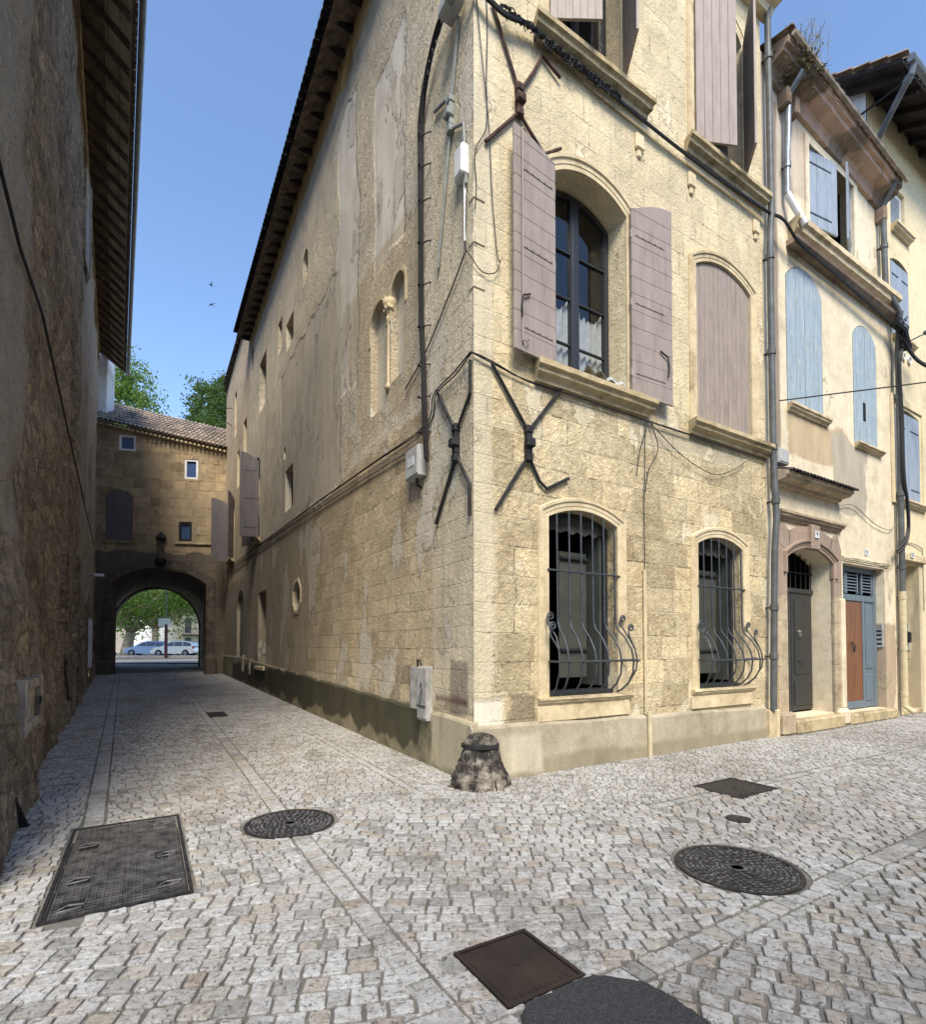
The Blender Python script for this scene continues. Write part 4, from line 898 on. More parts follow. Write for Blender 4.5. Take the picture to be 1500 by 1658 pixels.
MB().lathe([(.035, 0), (.05, .02), (.02, .05)], (8.05, .34, 1.90), 10).tube([(8.01, .33, 1.90), (8.02, .31, 1.83), (8.08, .31, 1.83), (8.09, .33, 1.90)], .010).build('knocker', BRASS, lf)
MB().tube([(8.02, .35, 1.32), (8.08, .30, 1.30), (8.16, .30, 1.33)], .012).build('handle', BLACKIRON, lf)
tr = MB()
for k in range(9): x = 6.98+k*.20; tr.tube([(x, .36, 2.80), (x, .36, 3.52)], .012, 6)
tr.tube([(6.88, .36, 3.12), (8.66, .36, 3.12)], .012, 6); tr.build('transom_grille', BLACKIRON, DH)
room(DH, 6.7, 8.9, .2, 3.8, .44, 1.6)
MB().bbox(6.90, 8.70, -.20, .40, .0, .26, .03).build('doorstep', SILL, DH)
MB().bbox(6.46, 6.86, -.20, .02, 0, .42, .05).build('guard_stone', REDST, DH)
MB().bbox(8.70, 9.08, -.16, .02, 0, .36, .07).build('guard_stone', HOUSE2, DH)
MB().bbox(8.86, 9.02, -.10, .02, .36, 2.6, .02).build('pilaster', HOUSE2, DH)
# second doorway
b = MB(); b.bbox(9.16, 11.10, .17, .23, 3.26, 3.38, .01).bbox(9.16, 9.24, .16, .23, .24, 3.3, .01).bbox(10.98, 11.10, .16, .23, .24, 3.3, .01).bbox(9.16, 11.10, .155, .23, 2.62, 2.76, .01).bbox(10.42, 10.50, .16, .23, .24, 2.7, .01); b = b.build('door_frame', DOORBLUE, DH)
b = MB(); b.bbox(9.24, 10.42, .18, .22, .42, 2.62, .006); b = b.build('door', WOODD, DH, label if False else (0, 0, 0)); b['label'] = 'worn brown wooden door leaf'
MB().tube([(9.86, .165, 1.72), (9.84, .12, 1.62), (9.90, .12, 1.50), (9.96, .12, 1.62), (9.92, .165, 1.72)], .013).build('knocker', BLACKIRON, b)
MB().bbox(9.24, 10.42, .165, .22, .26, .42, .01).build('kick_board', DOORBLUE, DH)
b = MB(); b.bbox(10.50, 10.98, .18, .22, .26, 2.62, .006).bbox(10.56, 10.90, .165, .185, 1.12, 2.54, .01).bbox(10.56, 10.90, .165, .185, .4, 1.0, .01).build('door_leaf', DOORBLUE, DH)
lv = MB()
for (a_, c_) in ((9.30, 9.62), (9.74, 10.20), (10.46, 10.90)):
    lv.bbox(a_-.05, a_, .17, .21, 2.78, 3.24, .004).bbox(c_, c_+.05, .17, .21, 2.78, 3.24, .004)
    for k in range(6): z = 2.84+k*.068; lv.add([(a_, .165, z), (c_, .165, z), (c_, .21, z+.045), (a_, .21, z+.045)], [(0, 1, 2, 3)])
lv.build('transom_louvres', DOORBLUE, DH); room(DH, 9.1, 11.2, .2, 3.45, .235, .8)
MB().bbox(9.10, 11.30, -.16, .2, 0, .22, .03).build('doorstep', SILL, DH)
sill(DH, 9.05, 11.3, 3.42, 3.52, .05, mat=HOUSE2, name='door_lintel')

# plant on the ledge
pl = thing('ledge_plant', 'dry brown bush growing out of the old cornice beside the corner house', 'plant', W(6.95, .30, 12.55))
tw = MB(); lf_ = MB()
for k in range(150):
    a = rnd.uniform(0, 2*PI); L = rnd.uniform(.15, .5); p0 = Vector((rnd.uniform(-.3, .4), rnd.uniform(-.12, .2), rnd.uniform(-.15, .1)))
    d = Vector((math.cos(a), math.sin(a)*.6, rnd.uniform(-1.1, .6))).normalized(); tw.tube([p0, p0+d*L*.5+Vector((0, 0, .02)), p0+d*L], [.006, .004, .002], 4)
    for q in range(5):
        c = p0+d*L*rnd.uniform(.3, 1); s_ = .035; v1 = Vector((rnd.gauss(0, 1), rnd.gauss(0, 1), rnd.gauss(0, 1))).normalized()*s_; v2 = v1.cross(d).normalized()*s_*.5; lf_.add([c-v1, c-v2, c+v1, c+v2], [(0, 1, 2, 3)])
for k in range(16):
    p0 = Vector((rnd.uniform(-.2, .6), 0, .1)); p = p0; pts = [p]; d = Vector((rnd.uniform(-.1, .45), rnd.uniform(-.2, .1), 1))
    for q in range(6): p = p+d.normalized()*rnd.uniform(.07, .13); d += Vector((rnd.uniform(-.25, .25), rnd.uniform(-.2, .2), 0)); pts.append(p)
    tw.tube(pts, .004, 4)
    for q in pts[1:]:
        for _ in range(6): c = q+Vector((rnd.gauss(0, .05), rnd.gauss(0, .05), rnd.gauss(0, .05))); lf_.add([c, c+Vector((.022, 0, .008)), c+Vector((.016, .01, .024)), c+Vector((-.006, .005, .018))], [(0, 1, 2, 3)])
tw.build('twigs', simple('dry_twig', (0.12, 0.085, 0.055), 0.9), pl); lf_.build('leaves', simple('dry_leaf', (0.16, 0.15, 0.075), 0.9, 0, .3), pl)

# ------------------------------------------------------------------ third house at the right edge
EH = thing('end_house', 'pale yellow house with pale blue shutters and a deep dark eave at the right edge', 'house', (C0[0], C0[1], 0), RA)
e1 = opening(11.96, 13.02, .08, 3.62, 3.62); e2 = opening(11.80, 13.22, 5.12, 7.28, 7.36); e3 = opening(11.72, 12.75, 9.05, 10.86, 10.98); e4 = opening(11.80, 12.62, 11.75, 12.75, 12.75)
wall('wall', [(11.70, -.3), (22, -.3), (22, 14.4), (10.65, 14.4), (10.65, 13.25), (11.20, 13.25), (11.20, 9.4), (11.70, 9.4)], [(e1, .7), (e2, .06), (e3, .06), (e4, .1)], HOUSE3, EH, y=-.015)
MB().add([(10.65, .0, 12), (10.65, 12, 12), (10.65, 12, 16.5), (10.65, 5, 17.3), (10.65, .0, 14.38)], [(0, 1, 2, 3, 4)]).build('gable_wall', WHITEW, EH)

MB().box(21.8, 21.98, 0, 14, -.3, 14.3).box(11.7, 21.8, 13.9, 14, -.3, 14.3).build('party_wall', HOUSE3, EH)
ep = MB()
ep.add([(10.15, -.85, 13.92), (22, -.85, 13.92), (22, 5, 17.3), (10.15, 5, 17.3), (10.15, -.85, 14.0), (22, -.85, 14.0), (22, 5, 17.38), (10.15, 5, 17.38)], [(0, 1, 2, 3), (4, 5, 6, 7), (0, 1, 5, 4), (0, 3, 7, 4)])
ep.add([(10.15, 5, 17.38), (22, 5, 17.38), (22, 13, 14.4), (10.15, 13, 14.4)], [(0, 1, 2, 3)])
for k in range(16): x = 10.45+k*.62; ep.add([(x, -.80, 13.80), (x+.1, -.80, 13.80), (x+.1, .3, 14.43), (x, .3, 14.43), (x, -.80, 13.95), (x+.1, -.80, 13.95), (x+.1, .3, 14.58), (x, .3, 14.58)], [(0, 1, 2, 3), (0, 1, 5, 4), (0, 3, 7, 4), (1, 2, 6, 5)])
ep.build('eave', TIMBERD, EH)
tl = MB(); canal_tiles(tl, 10.05, 22, -.95, 3.0, 14.0, 16.28, .2, .09); tl.build('roof_tiles', TILEP, EH)
MB().tube([(10.2, -.98, 13.93), (22, -.98, 13.93)], .08, 10).build('gutter', ZINC, EH)
for (x0, x1, z0, zs, zc) in ((11.82, 13.20, 5.13, 7.26, 7.34), (11.74, 12.73, 9.06, 10.84, 10.96)):
    w2 = (x1-x0)/2-.004
    for (hx, sd_) in ((x0, 1), (x1, -1)): leaf(EH, BLUE2, w2, z0, zs, zs, hx, 0, False, sd_, y=.0, n=4, straps=2, label='closed pale blue shutter leaf', hooks=False)
MB().sweep([(13.32, 5.0), (13.32, 7.42), (11.74, 7.42), (11.74, 5.0)], [(0, -.01), (0, -.05), (-.16, -.05), (-.16, -.01)]).build('window_surround', HOUSE3, EH)
sill(EH, 11.70, 13.4, 4.98, 5.12, .14, mat=TRIM, y=-.015); sill(EH, 11.72, 12.95, 8.92, 9.05, .12, mat=TRIM, y=-.015); sill(EH, 11.74, 12.80, 11.55, 11.72, .16, mat=TRIM, y=-.015)
b = MB().bbox(11.82, 12.60, .05, .10, 11.77, 12.73, .01).build('window', PVC, EH); MB().box(11.92, 12.5, .04, .048, 11.87, 12.63).build('pane', GLASS, b)
MB().bbox(11.90, 13.3, -.10, -.01, 3.66, 3.86, .02).build('door_lintel', TRIM, EH); room(EH, 11.9, 13.2, .0, 3.7, .68, 1.2, mat=TRIM)
MB().bbox(11.98, 13.0, -.05, .6, .0, .12, .02).build('doorstep', SILL, EH)
for x in (12.32, 12.66): MB().sweep([(x+.10*math.cos(a*PI/8), 8.66+.10*math.sin(a*PI/8)) for a in range(16)], [(0, -.01), (0, -.06), (.03, -.06), (.03, -.01)], closed=True).build('vent', PVC, EH)

# ------------------------------------------------------------------ the far alley house beyond the corner house
FH = thing('alley_house', 'pale pinkish house with small openings far up the alley on the right', 'house', (C0[0], C0[1], 0), RA)
fo = [(opening(-17.9, -17.1, 9.0, 10.9, 10.9), .25), (opening(-19.6, -19.0, 8.6, 10.2, 10.2), .25), (opening(-20.6, -20.0, 11.2, 13.2, 13.2), .25), (opening(-21.4, -20.3, 5.6, 8.2, 8.5), .2), (opening(-19.2, -17.4, .2, 3.2, 4.0), .12)]
wall('wall', [(-23.6, -.3), (-16.5, -.3), (-16.5, 15.2), (-23.6, 14.5)], fo, FAR_PLASTER, FH, rz=SD, y=.01)
bb = MB(); backing(bb, fo[4][0], .12, .01); bb.build('blocked_arch', simple('grey_render', (0.24, 0.22, 0.19), .9, 0, .2, 1.5), FH, rz=SD)
room(FH, -22, -16.8, 5, 14, .27, 2, SD)
MB().box(-23.6, -16.5, .1, 12, -.2, 14.4).build('rear_walls', FAR_PLASTER, FH, rz=SD) if False else MB().add([(-16.5, .02, 13.5), (-16.5, 12, 13.5), (-16.5, 12, 17), (-16.5, .02, 15.2)], [(0, 1, 2, 3)]).build('gable_wall', FAR_PLASTER, FH, rz=SD)
tl = MB(); tl.add([(-23.6, -.12, 14.55), (-16.4, -.12, 15.25), (-16.4, 8, 17.5), (-23.6, 8, 16.8)], [(0, 1, 2, 3)]); canal_tiles(tl, -23.6, -16.4, -.18, .3, 14.85, 14.98, .2, .08); tl.build('roof', TILED, FH, rz=SD)
plinth(-23.5, -16.5, 1.2, 1.2, .04, MOSS, SD).parent = FH
leaf(FH, GREYP, .80, 5.62, 8.55, 8.3, -21.5, D(90), False, 1, y=-.03, rz=SD, n=6, hooks=False)
leaf(FH, GREYP, .60, 5.62, 8.55, 8.3, -20.3, D(150), False, -1, y=-.03, rz=SD, n=4, hooks=False)
sill(FH, -21.6, -20.1, 5.45, 5.6, .2, SD)
for x, z in ((-17.3, 9.2),): pass

# ------------------------------------------------------------------ left house
LH = thing('left_house', 'tall rough rubble house with a raftered eave lining the left of the alley', 'house', (LP[0], LP[1], 0), LROT)
lo = [(opening(9.4, 9.95, 6.3, 9.0, 9.25), .3), (opening(14.0, 14.8, 6.2, 9.4, 9.7), .3), (opening(7.9, 8.9, .45, 3.3, 3.65), .35), (opening(12.0, 13.0, .85, 3.7, 4.0), .35), (opening(17.5, 18.6, .5, 3.2, 3.5), .3), (opening(18.2, 19.0, 6.5, 9.2, 9.2), .3), (opening(12.6, 13.7, 12.5, 15.2, 15.2), .3)]
LW0 = -0.9
# the old wall is coarse: bend it with a fine grid of cells around its openings
def rough_wall(name, x0, x1, z0, z1, holes, mat, parent, amp=.05, batter=0.0, cell=.16, xn=None):
    xs = list(np.arange(x0, x1, cell))+[x1]; zs = list(np.arange(z0, z1, cell))+[z1]
    import mathutils
    from mathutils import noise as mn
    vs = []; fs = []; nz = len(zs)
    bbx = [(min(p[0] for p in h), max(p[0] for p in h), min(p[1] for p in h), max(p[1] for p in h)) for h, d in holes]
    for x in xs:
        for z in zs:
            k = 1.0
            for b_ in bbx:
                dd = max(b_[0]-x, x-b_[1], b_[2]-z, z-b_[3]); k = min(k, max(0.0, dd/.35))
            y = k*amp*(mn.fractal(Vector((x*.9, z*.9, 3.1)), 1.0, 2.1, 4)+.4*mn.noise(Vector((x*4, z*4, 1)))) - batter*max(0, 1.6-z)/1.6
            if x < 1.85: y -= .10
            vs.append((x, y, z))
    for i in range(len(xs)-1):
        for j in range(nz-1):
            cx = (xs[i]+xs[i+1])/2; cz = (zs[j]+zs[j+1])/2
            if any(b_[0] < cx < b_[1] and b_[2] < cz < b_[3] for b_ in bbx): continue
            fs.append((i*nz+j, (i+1)*nz+j, (i+1)*nz+j+1, i*nz+j+1))
    o = MB().add(vs, fs).build(name, mat, parent, smooth=True); 
    for h, d in holes:
        rv = MB(); n = len(h); rv.add([(p[0], -.02, p[1]) for p in h]+[(p[0], d, p[1]) for p in h], [(i, (i+1) % n, (i+1) % n+n, i+n) for i in range(n)])
        rv.build('window_reveal', mat, parent)
    return o
rough_wall('wall', LW0, 26.3, -.4, 16.4, lo, ROUGHL, LH, .09, .16)
for (h, d) in lo:
    xs_ = [p[0] for p in h]; zs_ = [p[1] for p in h]
    surround(LH, min(xs_), max(xs_), min(zs_), sorted(zs_)[2] if max(zs_)-min(zs_) < 0 else max(zs_)-.3, max(zs_), .16, proud=.07, steps=False, mat=ROUGHL, y0=.10)
room(LH, 7, 19.5, -.2, 10, .33, 2.5)
MB().add([(LW0, 0, -.4), (LW0, 16, -.4), (LW0, 16, 19), (LW0, 8, 22), (LW0, 0, 16.4), (26.3, 0, -.4), (26.3, 16, -.4), (26.3, 16, 19), (26.3, 0, 16.4)], [(0, 1, 2, 3, 4), (5, 6, 7, 8), (1, 6, 7, 2)]).build('end_walls', ROUGHL, LH)
le = MB()
for k in range(40):
    x = LW0+.2+k*.68; le.add([(x, -1.02, 15.50), (x+.11, -1.02, 15.50), (x+.11, .1, 16.40), (x, .1, 16.40), (x, -1.02, 15.64), (x+.11, -1.02, 15.64), (x+.11, .1, 16.56), (x, .1, 16.56)], [(0, 1, 2, 3), (0, 1, 5, 4), (0, 3, 7, 4), (1, 2, 6, 5)])
le.build('eave_rafters', TIMBER, LH)
lb = MB()
for k in range(5):
    a, b = k/5, (k+1)/5-.012; f = lambda t: (-1.05+1.2*t, 15.60+.98*t)
    lb.add([(LW0-.3, f(a)[0], f(a)[1]), (26.3, f(a)[0], f(a)[1]), (26.3, f(b)[0], f(b)[1]), (LW0-.3, f(b)[0], f(b)[1])], [(0, 1, 2, 3)])
lb.build('eave_boards', simple('pale_eave_board', (0.42, 0.39, 0.31), .9, 0, .25, 2), LH)
tl = MB(); canal_tiles(tl, LW0-.3, 26.4, -1.16, .4, 15.62, 16.8, .2, .09); tl.add([(LW0-.3, -1.12, 15.64), (26.4, -1.12, 15.64), (26.4, 8, 21.6), (LW0-.3, 8, 21.6)], [(0, 1, 2, 3)]); tl.build('roof_tiles', TILE, LH)
MB().tube([(LW0-.3, -1.24, 15.56), (26.4, -1.24, 15.56)], .075, 10).build('gutter', ZINC, LH)
MB().bbox(LW0, 26.3, -.05, .1, 16.25, 16.42, .01).build('eave_band', simple('cream_eave_band', (0.62, 0.55, 0.36), .8), LH)
leaf(LH, LEAD, .8, 12.5, 15.2, 15.2, 12.6, D(4), False, 1, y=-.05, n=4, hooks=False, straps=0, label='bleached grey shutter leaf under the eave')
leaf(LH, LEAD, .30, 12.5, 15.2, 15.2, 13.7, D(20), False, -1, y=-.05, n=2, hooks=False, straps=0)
# wooden hatch
h = MB(); h.bbox(1.40, 2.60, -.22, -.12, 1.16, 1.26, .012).bbox(1.40, 2.60, -.22, -.12, .72, .82, .012).bbox(2.50, 2.64, -.23, -.12, .70, 1.28, .012).bbox(1.36, 1.46, -.22, -.12, .7, 1.28, .012)
h = h.build('hatch_frame', LEAD, LH); MB().bbox(1.46, 2.5, -.17, -.13, .82, 1.16, .005).build('hatch_door', LEAD, h); MB().bbox(2.38, 2.50, -.235, -.22, .96, 1.04, .003).build('hatch_latch', BLACKIRON, h)
for q, z0, z1 in ((7.6, 0, .55), (9.2, .2, .9), (11.6, 0, .8)): MB().bbox(q-.2, q+.2, -.20, .02, -.2, z1, .06).build('guard_stone', ROUGHL, LH)

# ------------------------------------------------------------------ arch house across the end of the alley
AH = thing('arch_house', 'brown stone house bridging the end of the alley over a low archway', 'house', (AP[0], AP[1], 0), AROT)
ARCHT = limestone('dull_cream_trim', (0.36, 0.31, 0.21), (0.30, 0.25, 0.17), (0.2, 0.16, 0.11), None, rough_b=.01)
arch = opening(.88, 5.20, .2, 4.75, 5.52, 22)
ao = [(arch, 0.5), (opening(1.10, 1.86, 11.25, 12.02, 12.02), .2), (opening(4.10, 4.74, 10.0, 11.0, 11.0), .2), (opening(3.88, 4.48, 6.88, 7.84, 7.84), .22), (opening(.56, 1.80, 6.78, 9.0, 9.3), .06)]
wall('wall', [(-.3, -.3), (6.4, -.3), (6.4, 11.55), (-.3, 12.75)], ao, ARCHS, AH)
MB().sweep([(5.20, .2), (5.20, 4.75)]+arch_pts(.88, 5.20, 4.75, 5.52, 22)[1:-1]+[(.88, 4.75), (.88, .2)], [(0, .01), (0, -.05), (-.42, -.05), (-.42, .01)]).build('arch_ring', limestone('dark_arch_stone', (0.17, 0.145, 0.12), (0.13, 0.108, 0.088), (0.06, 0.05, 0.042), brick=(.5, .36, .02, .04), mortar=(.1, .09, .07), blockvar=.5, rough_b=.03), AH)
# rear face narrows to a smaller, lower arch
ra = opening(-2.85, 2.25, .2, 2.95, 5.35, 22); n = len(arch)
MB().add([(p[0]-.2, .49, p[1]) for p in arch]+[(p[0], 8.45, p[1]) for p in opening(-2.95, 2.35, .2, 2.95, 5.45, 22)], [(i, i+1, i+1+n, i+n) for i in range(1, n-1)]+[(n-1, 0, n, 2*n-1)]).build('vault', ARCHS, AH)

o = wall('rear_wall', [(-6, -.3), (8, -.3), (8, 11.5), (-6, 12)], [(ra, .3)], ARCHS, AH, y=8.4)
MB().bbox(.2, .95, -.30, .0, .0, .95, .05).build('guard_stone', ARCHS, AH)
MB().bbox(5.2, 5.75, -.5, .0, .0, 1.25, .18).build('guard_stone', ARCHS, AH)
for (x0, x1, z0, z1, mt) in ((1.10, 1.86, 11.25, 12.02, PVC), (4.10, 4.74, 10.0, 11.0, PVC), (3.88, 4.48, 6.88, 7.84, FRAME)):
    wv = MB().sweep([(x0, z0), (x1, z0), (x1, z1), (x0, z1)], [(0, .03), (.10, .03), (.10, .10), (0, .10)], closed=True).build('window', mt, AH); MB().box(x0+.08, x1-.08, .06, .066, z0+.08, z1-.08).build('pane', GLASS, wv)
for q in ((1.1, 1.86, .12, .13, 11.25, 12.02), (4.1, 4.74, .12, .13, 10, 11), (3.88, 4.48, .14, .15, 6.88, 7.84)): MB().box(*q).build('room_interior', PANESKY, AH)  # blue sheets behind the glass, painted to look like reflected sky
MB().bbox(4.52, 4.72, -.012, .01, 6.80, 7.95, .008).build('window_surround', ARCHT, AH)
MB().bbox(4.78, 4.92, -.012, .01, 9.95, 11.1, .008).build('window_surround', ARCHT, AH)
f = arcz(arch_pts(.54, 1.82, 9.0, 9.31, 20)); leaf(AH, GREYP, .61, 6.80, 0, 0, .57, 0, False, 1, y=.01, n=4, arch=f, hooks=False, straps=0); leaf(AH, GREYP, .61, 6.80, 0, 0, 1.79, 0, False, -1, y=.01, n=4, arch=f, hooks=False, straps=0)
sill(AH, .45, 1.95, 6.62, 6.78, .12); MB().bbox(3.7, 5.8, -.10, .01, 6.70, 6.80, .02).build('ledge', SILL, AH)
st = thing('niche_statue', None, None); st.parent = AH; st['label'] = 'small dark carved statue under a canopy over the arch'
MB().lathe([(.10, 5.62), (.20, 5.75), (.26, 5.88), (.26, 5.94)], (3.12, -.12, 0), 12).build('bracket', BLACKIRON, st, smooth=True)
MB().lathe([(.13, 5.94), (.15, 6.1), (.12, 6.3), (.14, 6.5), (.15, 6.58), (.06, 6.63), (.085, 6.70), (.09, 6.77), (.05, 6.84)], (3.12, -.14, 0), 12, .08).build('figure', simple('sooty_stone', (0.10, 0.085, 0.07), .9, 0, .4), st)
MB().lathe([(.22, 6.90), (.25, 6.95), (.20, 7.08), (.10, 7.2), (.02, 7.3)], (3.12, -.12, 0), 10).build('canopy', BLACKIRON, st)
tl = MB(); tl.add([(-.4, -.25, 12.74), (6.5, -.25, 11.50), (6.5, 3.0, 13.5), (-.4, 3.0, 14.75)], [(0, 1, 2, 3)]); tl.add([(-.4, 3.0, 14.75), (6.5, 3.0, 13.5), (6.5, 8.9, 11.0), (-.4, 8.9, 12.0)], [(0, 1, 2, 3)])
for k in range(34):
    x = -.35+k*.2; z = 12.72-(x+.4)*.18
    for q in range(8):
        t0, t1 = q/8, (q+1)/8; vs = []
        for (t, r_) in ((t0, .10), (t1, .085)):
            for m in range(6): a = PI*m/5; vs.append((x+r_*math.cos(a), -.36+3.36*t, z+2.04*t+r_*math.sin(a)+(.02 if t == t0 else 0)+rnd.uniform(-.01, .01)))
        tl.add(vs, [(m, m+1, m+7, m+6) for m in range(5)])
tl.build('roof_tiles', TILEP, AH)
ca = MB()
for k in range(34): x = -.35+k*.2; z = 12.60-(x+.4)*.18; ca.box(x-.05, x+.05, -.30, .02, z-.06, z+.02)
ca.build('eave_corbels', SILL, AH)
b = MB().bbox(5.75, 6.25, 1.6, 2.3, 12.8, 14.6, .02).build('chimney', WHITEW, AH)
MB().bbox(-.5, .15, .8, 1.6, 12.6, 17.2, .02).build('chimney', WHITEW, AH)
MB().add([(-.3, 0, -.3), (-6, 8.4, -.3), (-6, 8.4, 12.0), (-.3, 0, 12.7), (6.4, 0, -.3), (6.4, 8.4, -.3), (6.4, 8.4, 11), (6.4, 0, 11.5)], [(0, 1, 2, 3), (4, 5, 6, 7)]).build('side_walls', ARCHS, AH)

# ------------------------------------------------------------------ pavement ironwork
def plate_rect(name, label, cat, s0, s1, e0, e1, mat, group=None, kind=0):
    t = thing(name, label, cat, W((s0+s1)/2, (e0+e1)/2, zg((e0+e1)/2)-.006), RA, group)
    w2, h2 = (s1-s0)/2, (e1-e0)/2
    fr = MB()
    for (a, b, c, d) in ((-w2, w2, -h2, -h2+.02), (-w2, w2, h2-.02, h2), (-w2, -w2+.02, -h2+.02, h2-.02), (w2-.02, w2, -h2+.02, h2-.02)): fr.box(a, b, c, d, -.02, .014)
    fr.build('rim', mat, t)
    pl = MB()
    if kind == 0:
        pl.bbox(-w2+.026, w2-.026, -h2+.026, h2-.026, -.02, .010, .003); pl.box(-.022, .022, -.012, .012, .010, .013)
        for k in range(9): pl.box(-w2+.06+k*.04, -w2+.06+k*.04+.022, -h2+.035, -h2+.062, .010, .0125)
    else:
        MB().box(-w2+.026, w2-.026, -h2+.026, h2-.026, -.03, .000).build('pit', DARK, t)
        nx, ny = 17, 40; dx, dy = (w2*2-.08)/nx, (h2*2-.08)/ny
        for i in range(nx):
            for j in range(ny):
                x = -w2+.04+i*dx; y = -h2+.04+j*dy; u_, v_ = (i+.5)/nx, (j+.5)/ny
                if (.06 < u_ < .26 and (.04 < v_ < .12 or .28 < v_ < .36 or .68 < v_ < .76)) or (.74 < u_ < .9 and (.1 < v_ < .14 or .4 < v_ < .5 or .84 < v_ < .92)): continue
                pl.box(x+dx*.12, x+dx*.30, y, y+dy, .0, .011)
                if i % 1 == 0: pl.box(x+dx*.30, x+dx*1.12, y+dy*.25, y+dy*.62, .0, .009)
        for (u0, v0) in ((.1, .06), (.1, .3), (.1, .7), (.76, .1), (.76, .42), (.76, .86)):
            x = -w2+2*w2*u0; y = -h2+2*h2*v0; pl.tube([(x, y, .008), (x+.12, y+.01, .012), (x+.14, y+.05, .012), (x+.05, y+.07, .012), (x, y+.03, .008)], .008, 5)
        for v_ in (.25, .5, .75): pl.box(-w2+.03, w2-.03, -h2+2*h2*v_-.005, -h2+2*h2*v_+.005, .0, .013)
        pl.box(-.004, .004, -h2+.03, h2-.03, 0, .013)
    pl.build('cover', mat if kind == 0 else CASTL, t); return t
# note: street coordinate e runs against local y, so plates are centred and symmetric
plate_rect('drain_cover', 'large rectangular black iron grid cover in front of the alley mouth', 'manhole cover', -3.86, -3.05, -.46, 1.39, CAST, kind=1)
plate_rect('inspection_cover', 'square rusty brown cover at the bottom of the photo beside the asphalt patch', 'manhole cover', -1.94, -1.48, 2.87, 3.36, CASTR)
plate_rect('inspection_cover', 'plain dark cover set in the setts in front of the second barred window', 'manhole cover', 2.06, 2.82, 1.43, 2.0, CAST)
plate_rect('inspection_cover', 'small dark cover in the middle of the alley', 'manhole cover', -2.14, -1.77, -8.22, -7.28, CAST)
plate_rect('drain_cover', 'thin drain slot across the left gutter deep in the alley', 'drain', -4.6, -3.9, -21.2, -20.6, CAST)
def manhole(s, e, r, label):
    t = thing('manhole_cover', label, 'manhole cover', W(s, e, zg(e)-.008), RA, 'round manhole covers')
    MB().lathe([(r-.03, -.02), (r-.03, .012), (r-.002, .012), (r, -.02)], n=56).build('rim', CAST, t)
    MB().lathe([(r-.034, -.03), (r-.034, .004), (0.001, .004)], n=56).build('plate', CAST, t); c = MB()
    ring = .05
    while ring < r-.05:
        nn = max(5, int(2*PI*ring/.052))
        for k in range(nn):
            a = 2*PI*k/nn+ring*7+rnd.uniform(-.15, .15)*0; q = rnd.choice((0, 1, 2)); d = .7*(2*PI/nn)
            pts = [(ring, a), (ring+.020, a+.15*d), (ring+.006, a+.6*d), (ring+.026, a+.8*d)] if q == 0 else ([(ring+.024, a), (ring+.004, a+.1*d), (ring+.004, a+.7*d), (ring+.022, a+.8*d)] if q == 1 else [(ring, a), (ring+.012, a+.4*d), (ring+.002, a+.8*d)])
            c.tube([(p[0]*math.cos(p[1]), p[0]*math.sin(p[1]), .006) for p in pts], .0055, 4, False)
        ring += .036
    c.lathe([(.055, .0), (.055, .012), (.045, .012), (.045, .004)], n=20); c.build('raised_pattern', CASTL, t); return t
manhole(-2.19, .32, .395, 'round patterned manhole cover at the mouth of the alley')
manhole(.37, 3.0, .425, 'round patterned manhole cover in the street at the right, the nearer and larger one')
t = thing('valve_cover', 'small oval iron lid between the plain square cover and the right manhole', 'valve cover', W(1.42, 2.38, -.006), RA)
MB().lathe([(.11, -.02), (.11, .012), (.085, .012), (.08, .004)], n=24).build('rim', CAST, t); MB().lathe([(.078, -.02), (.078, .008), (.001, .010)], n=24).build('lid', CAST, t)

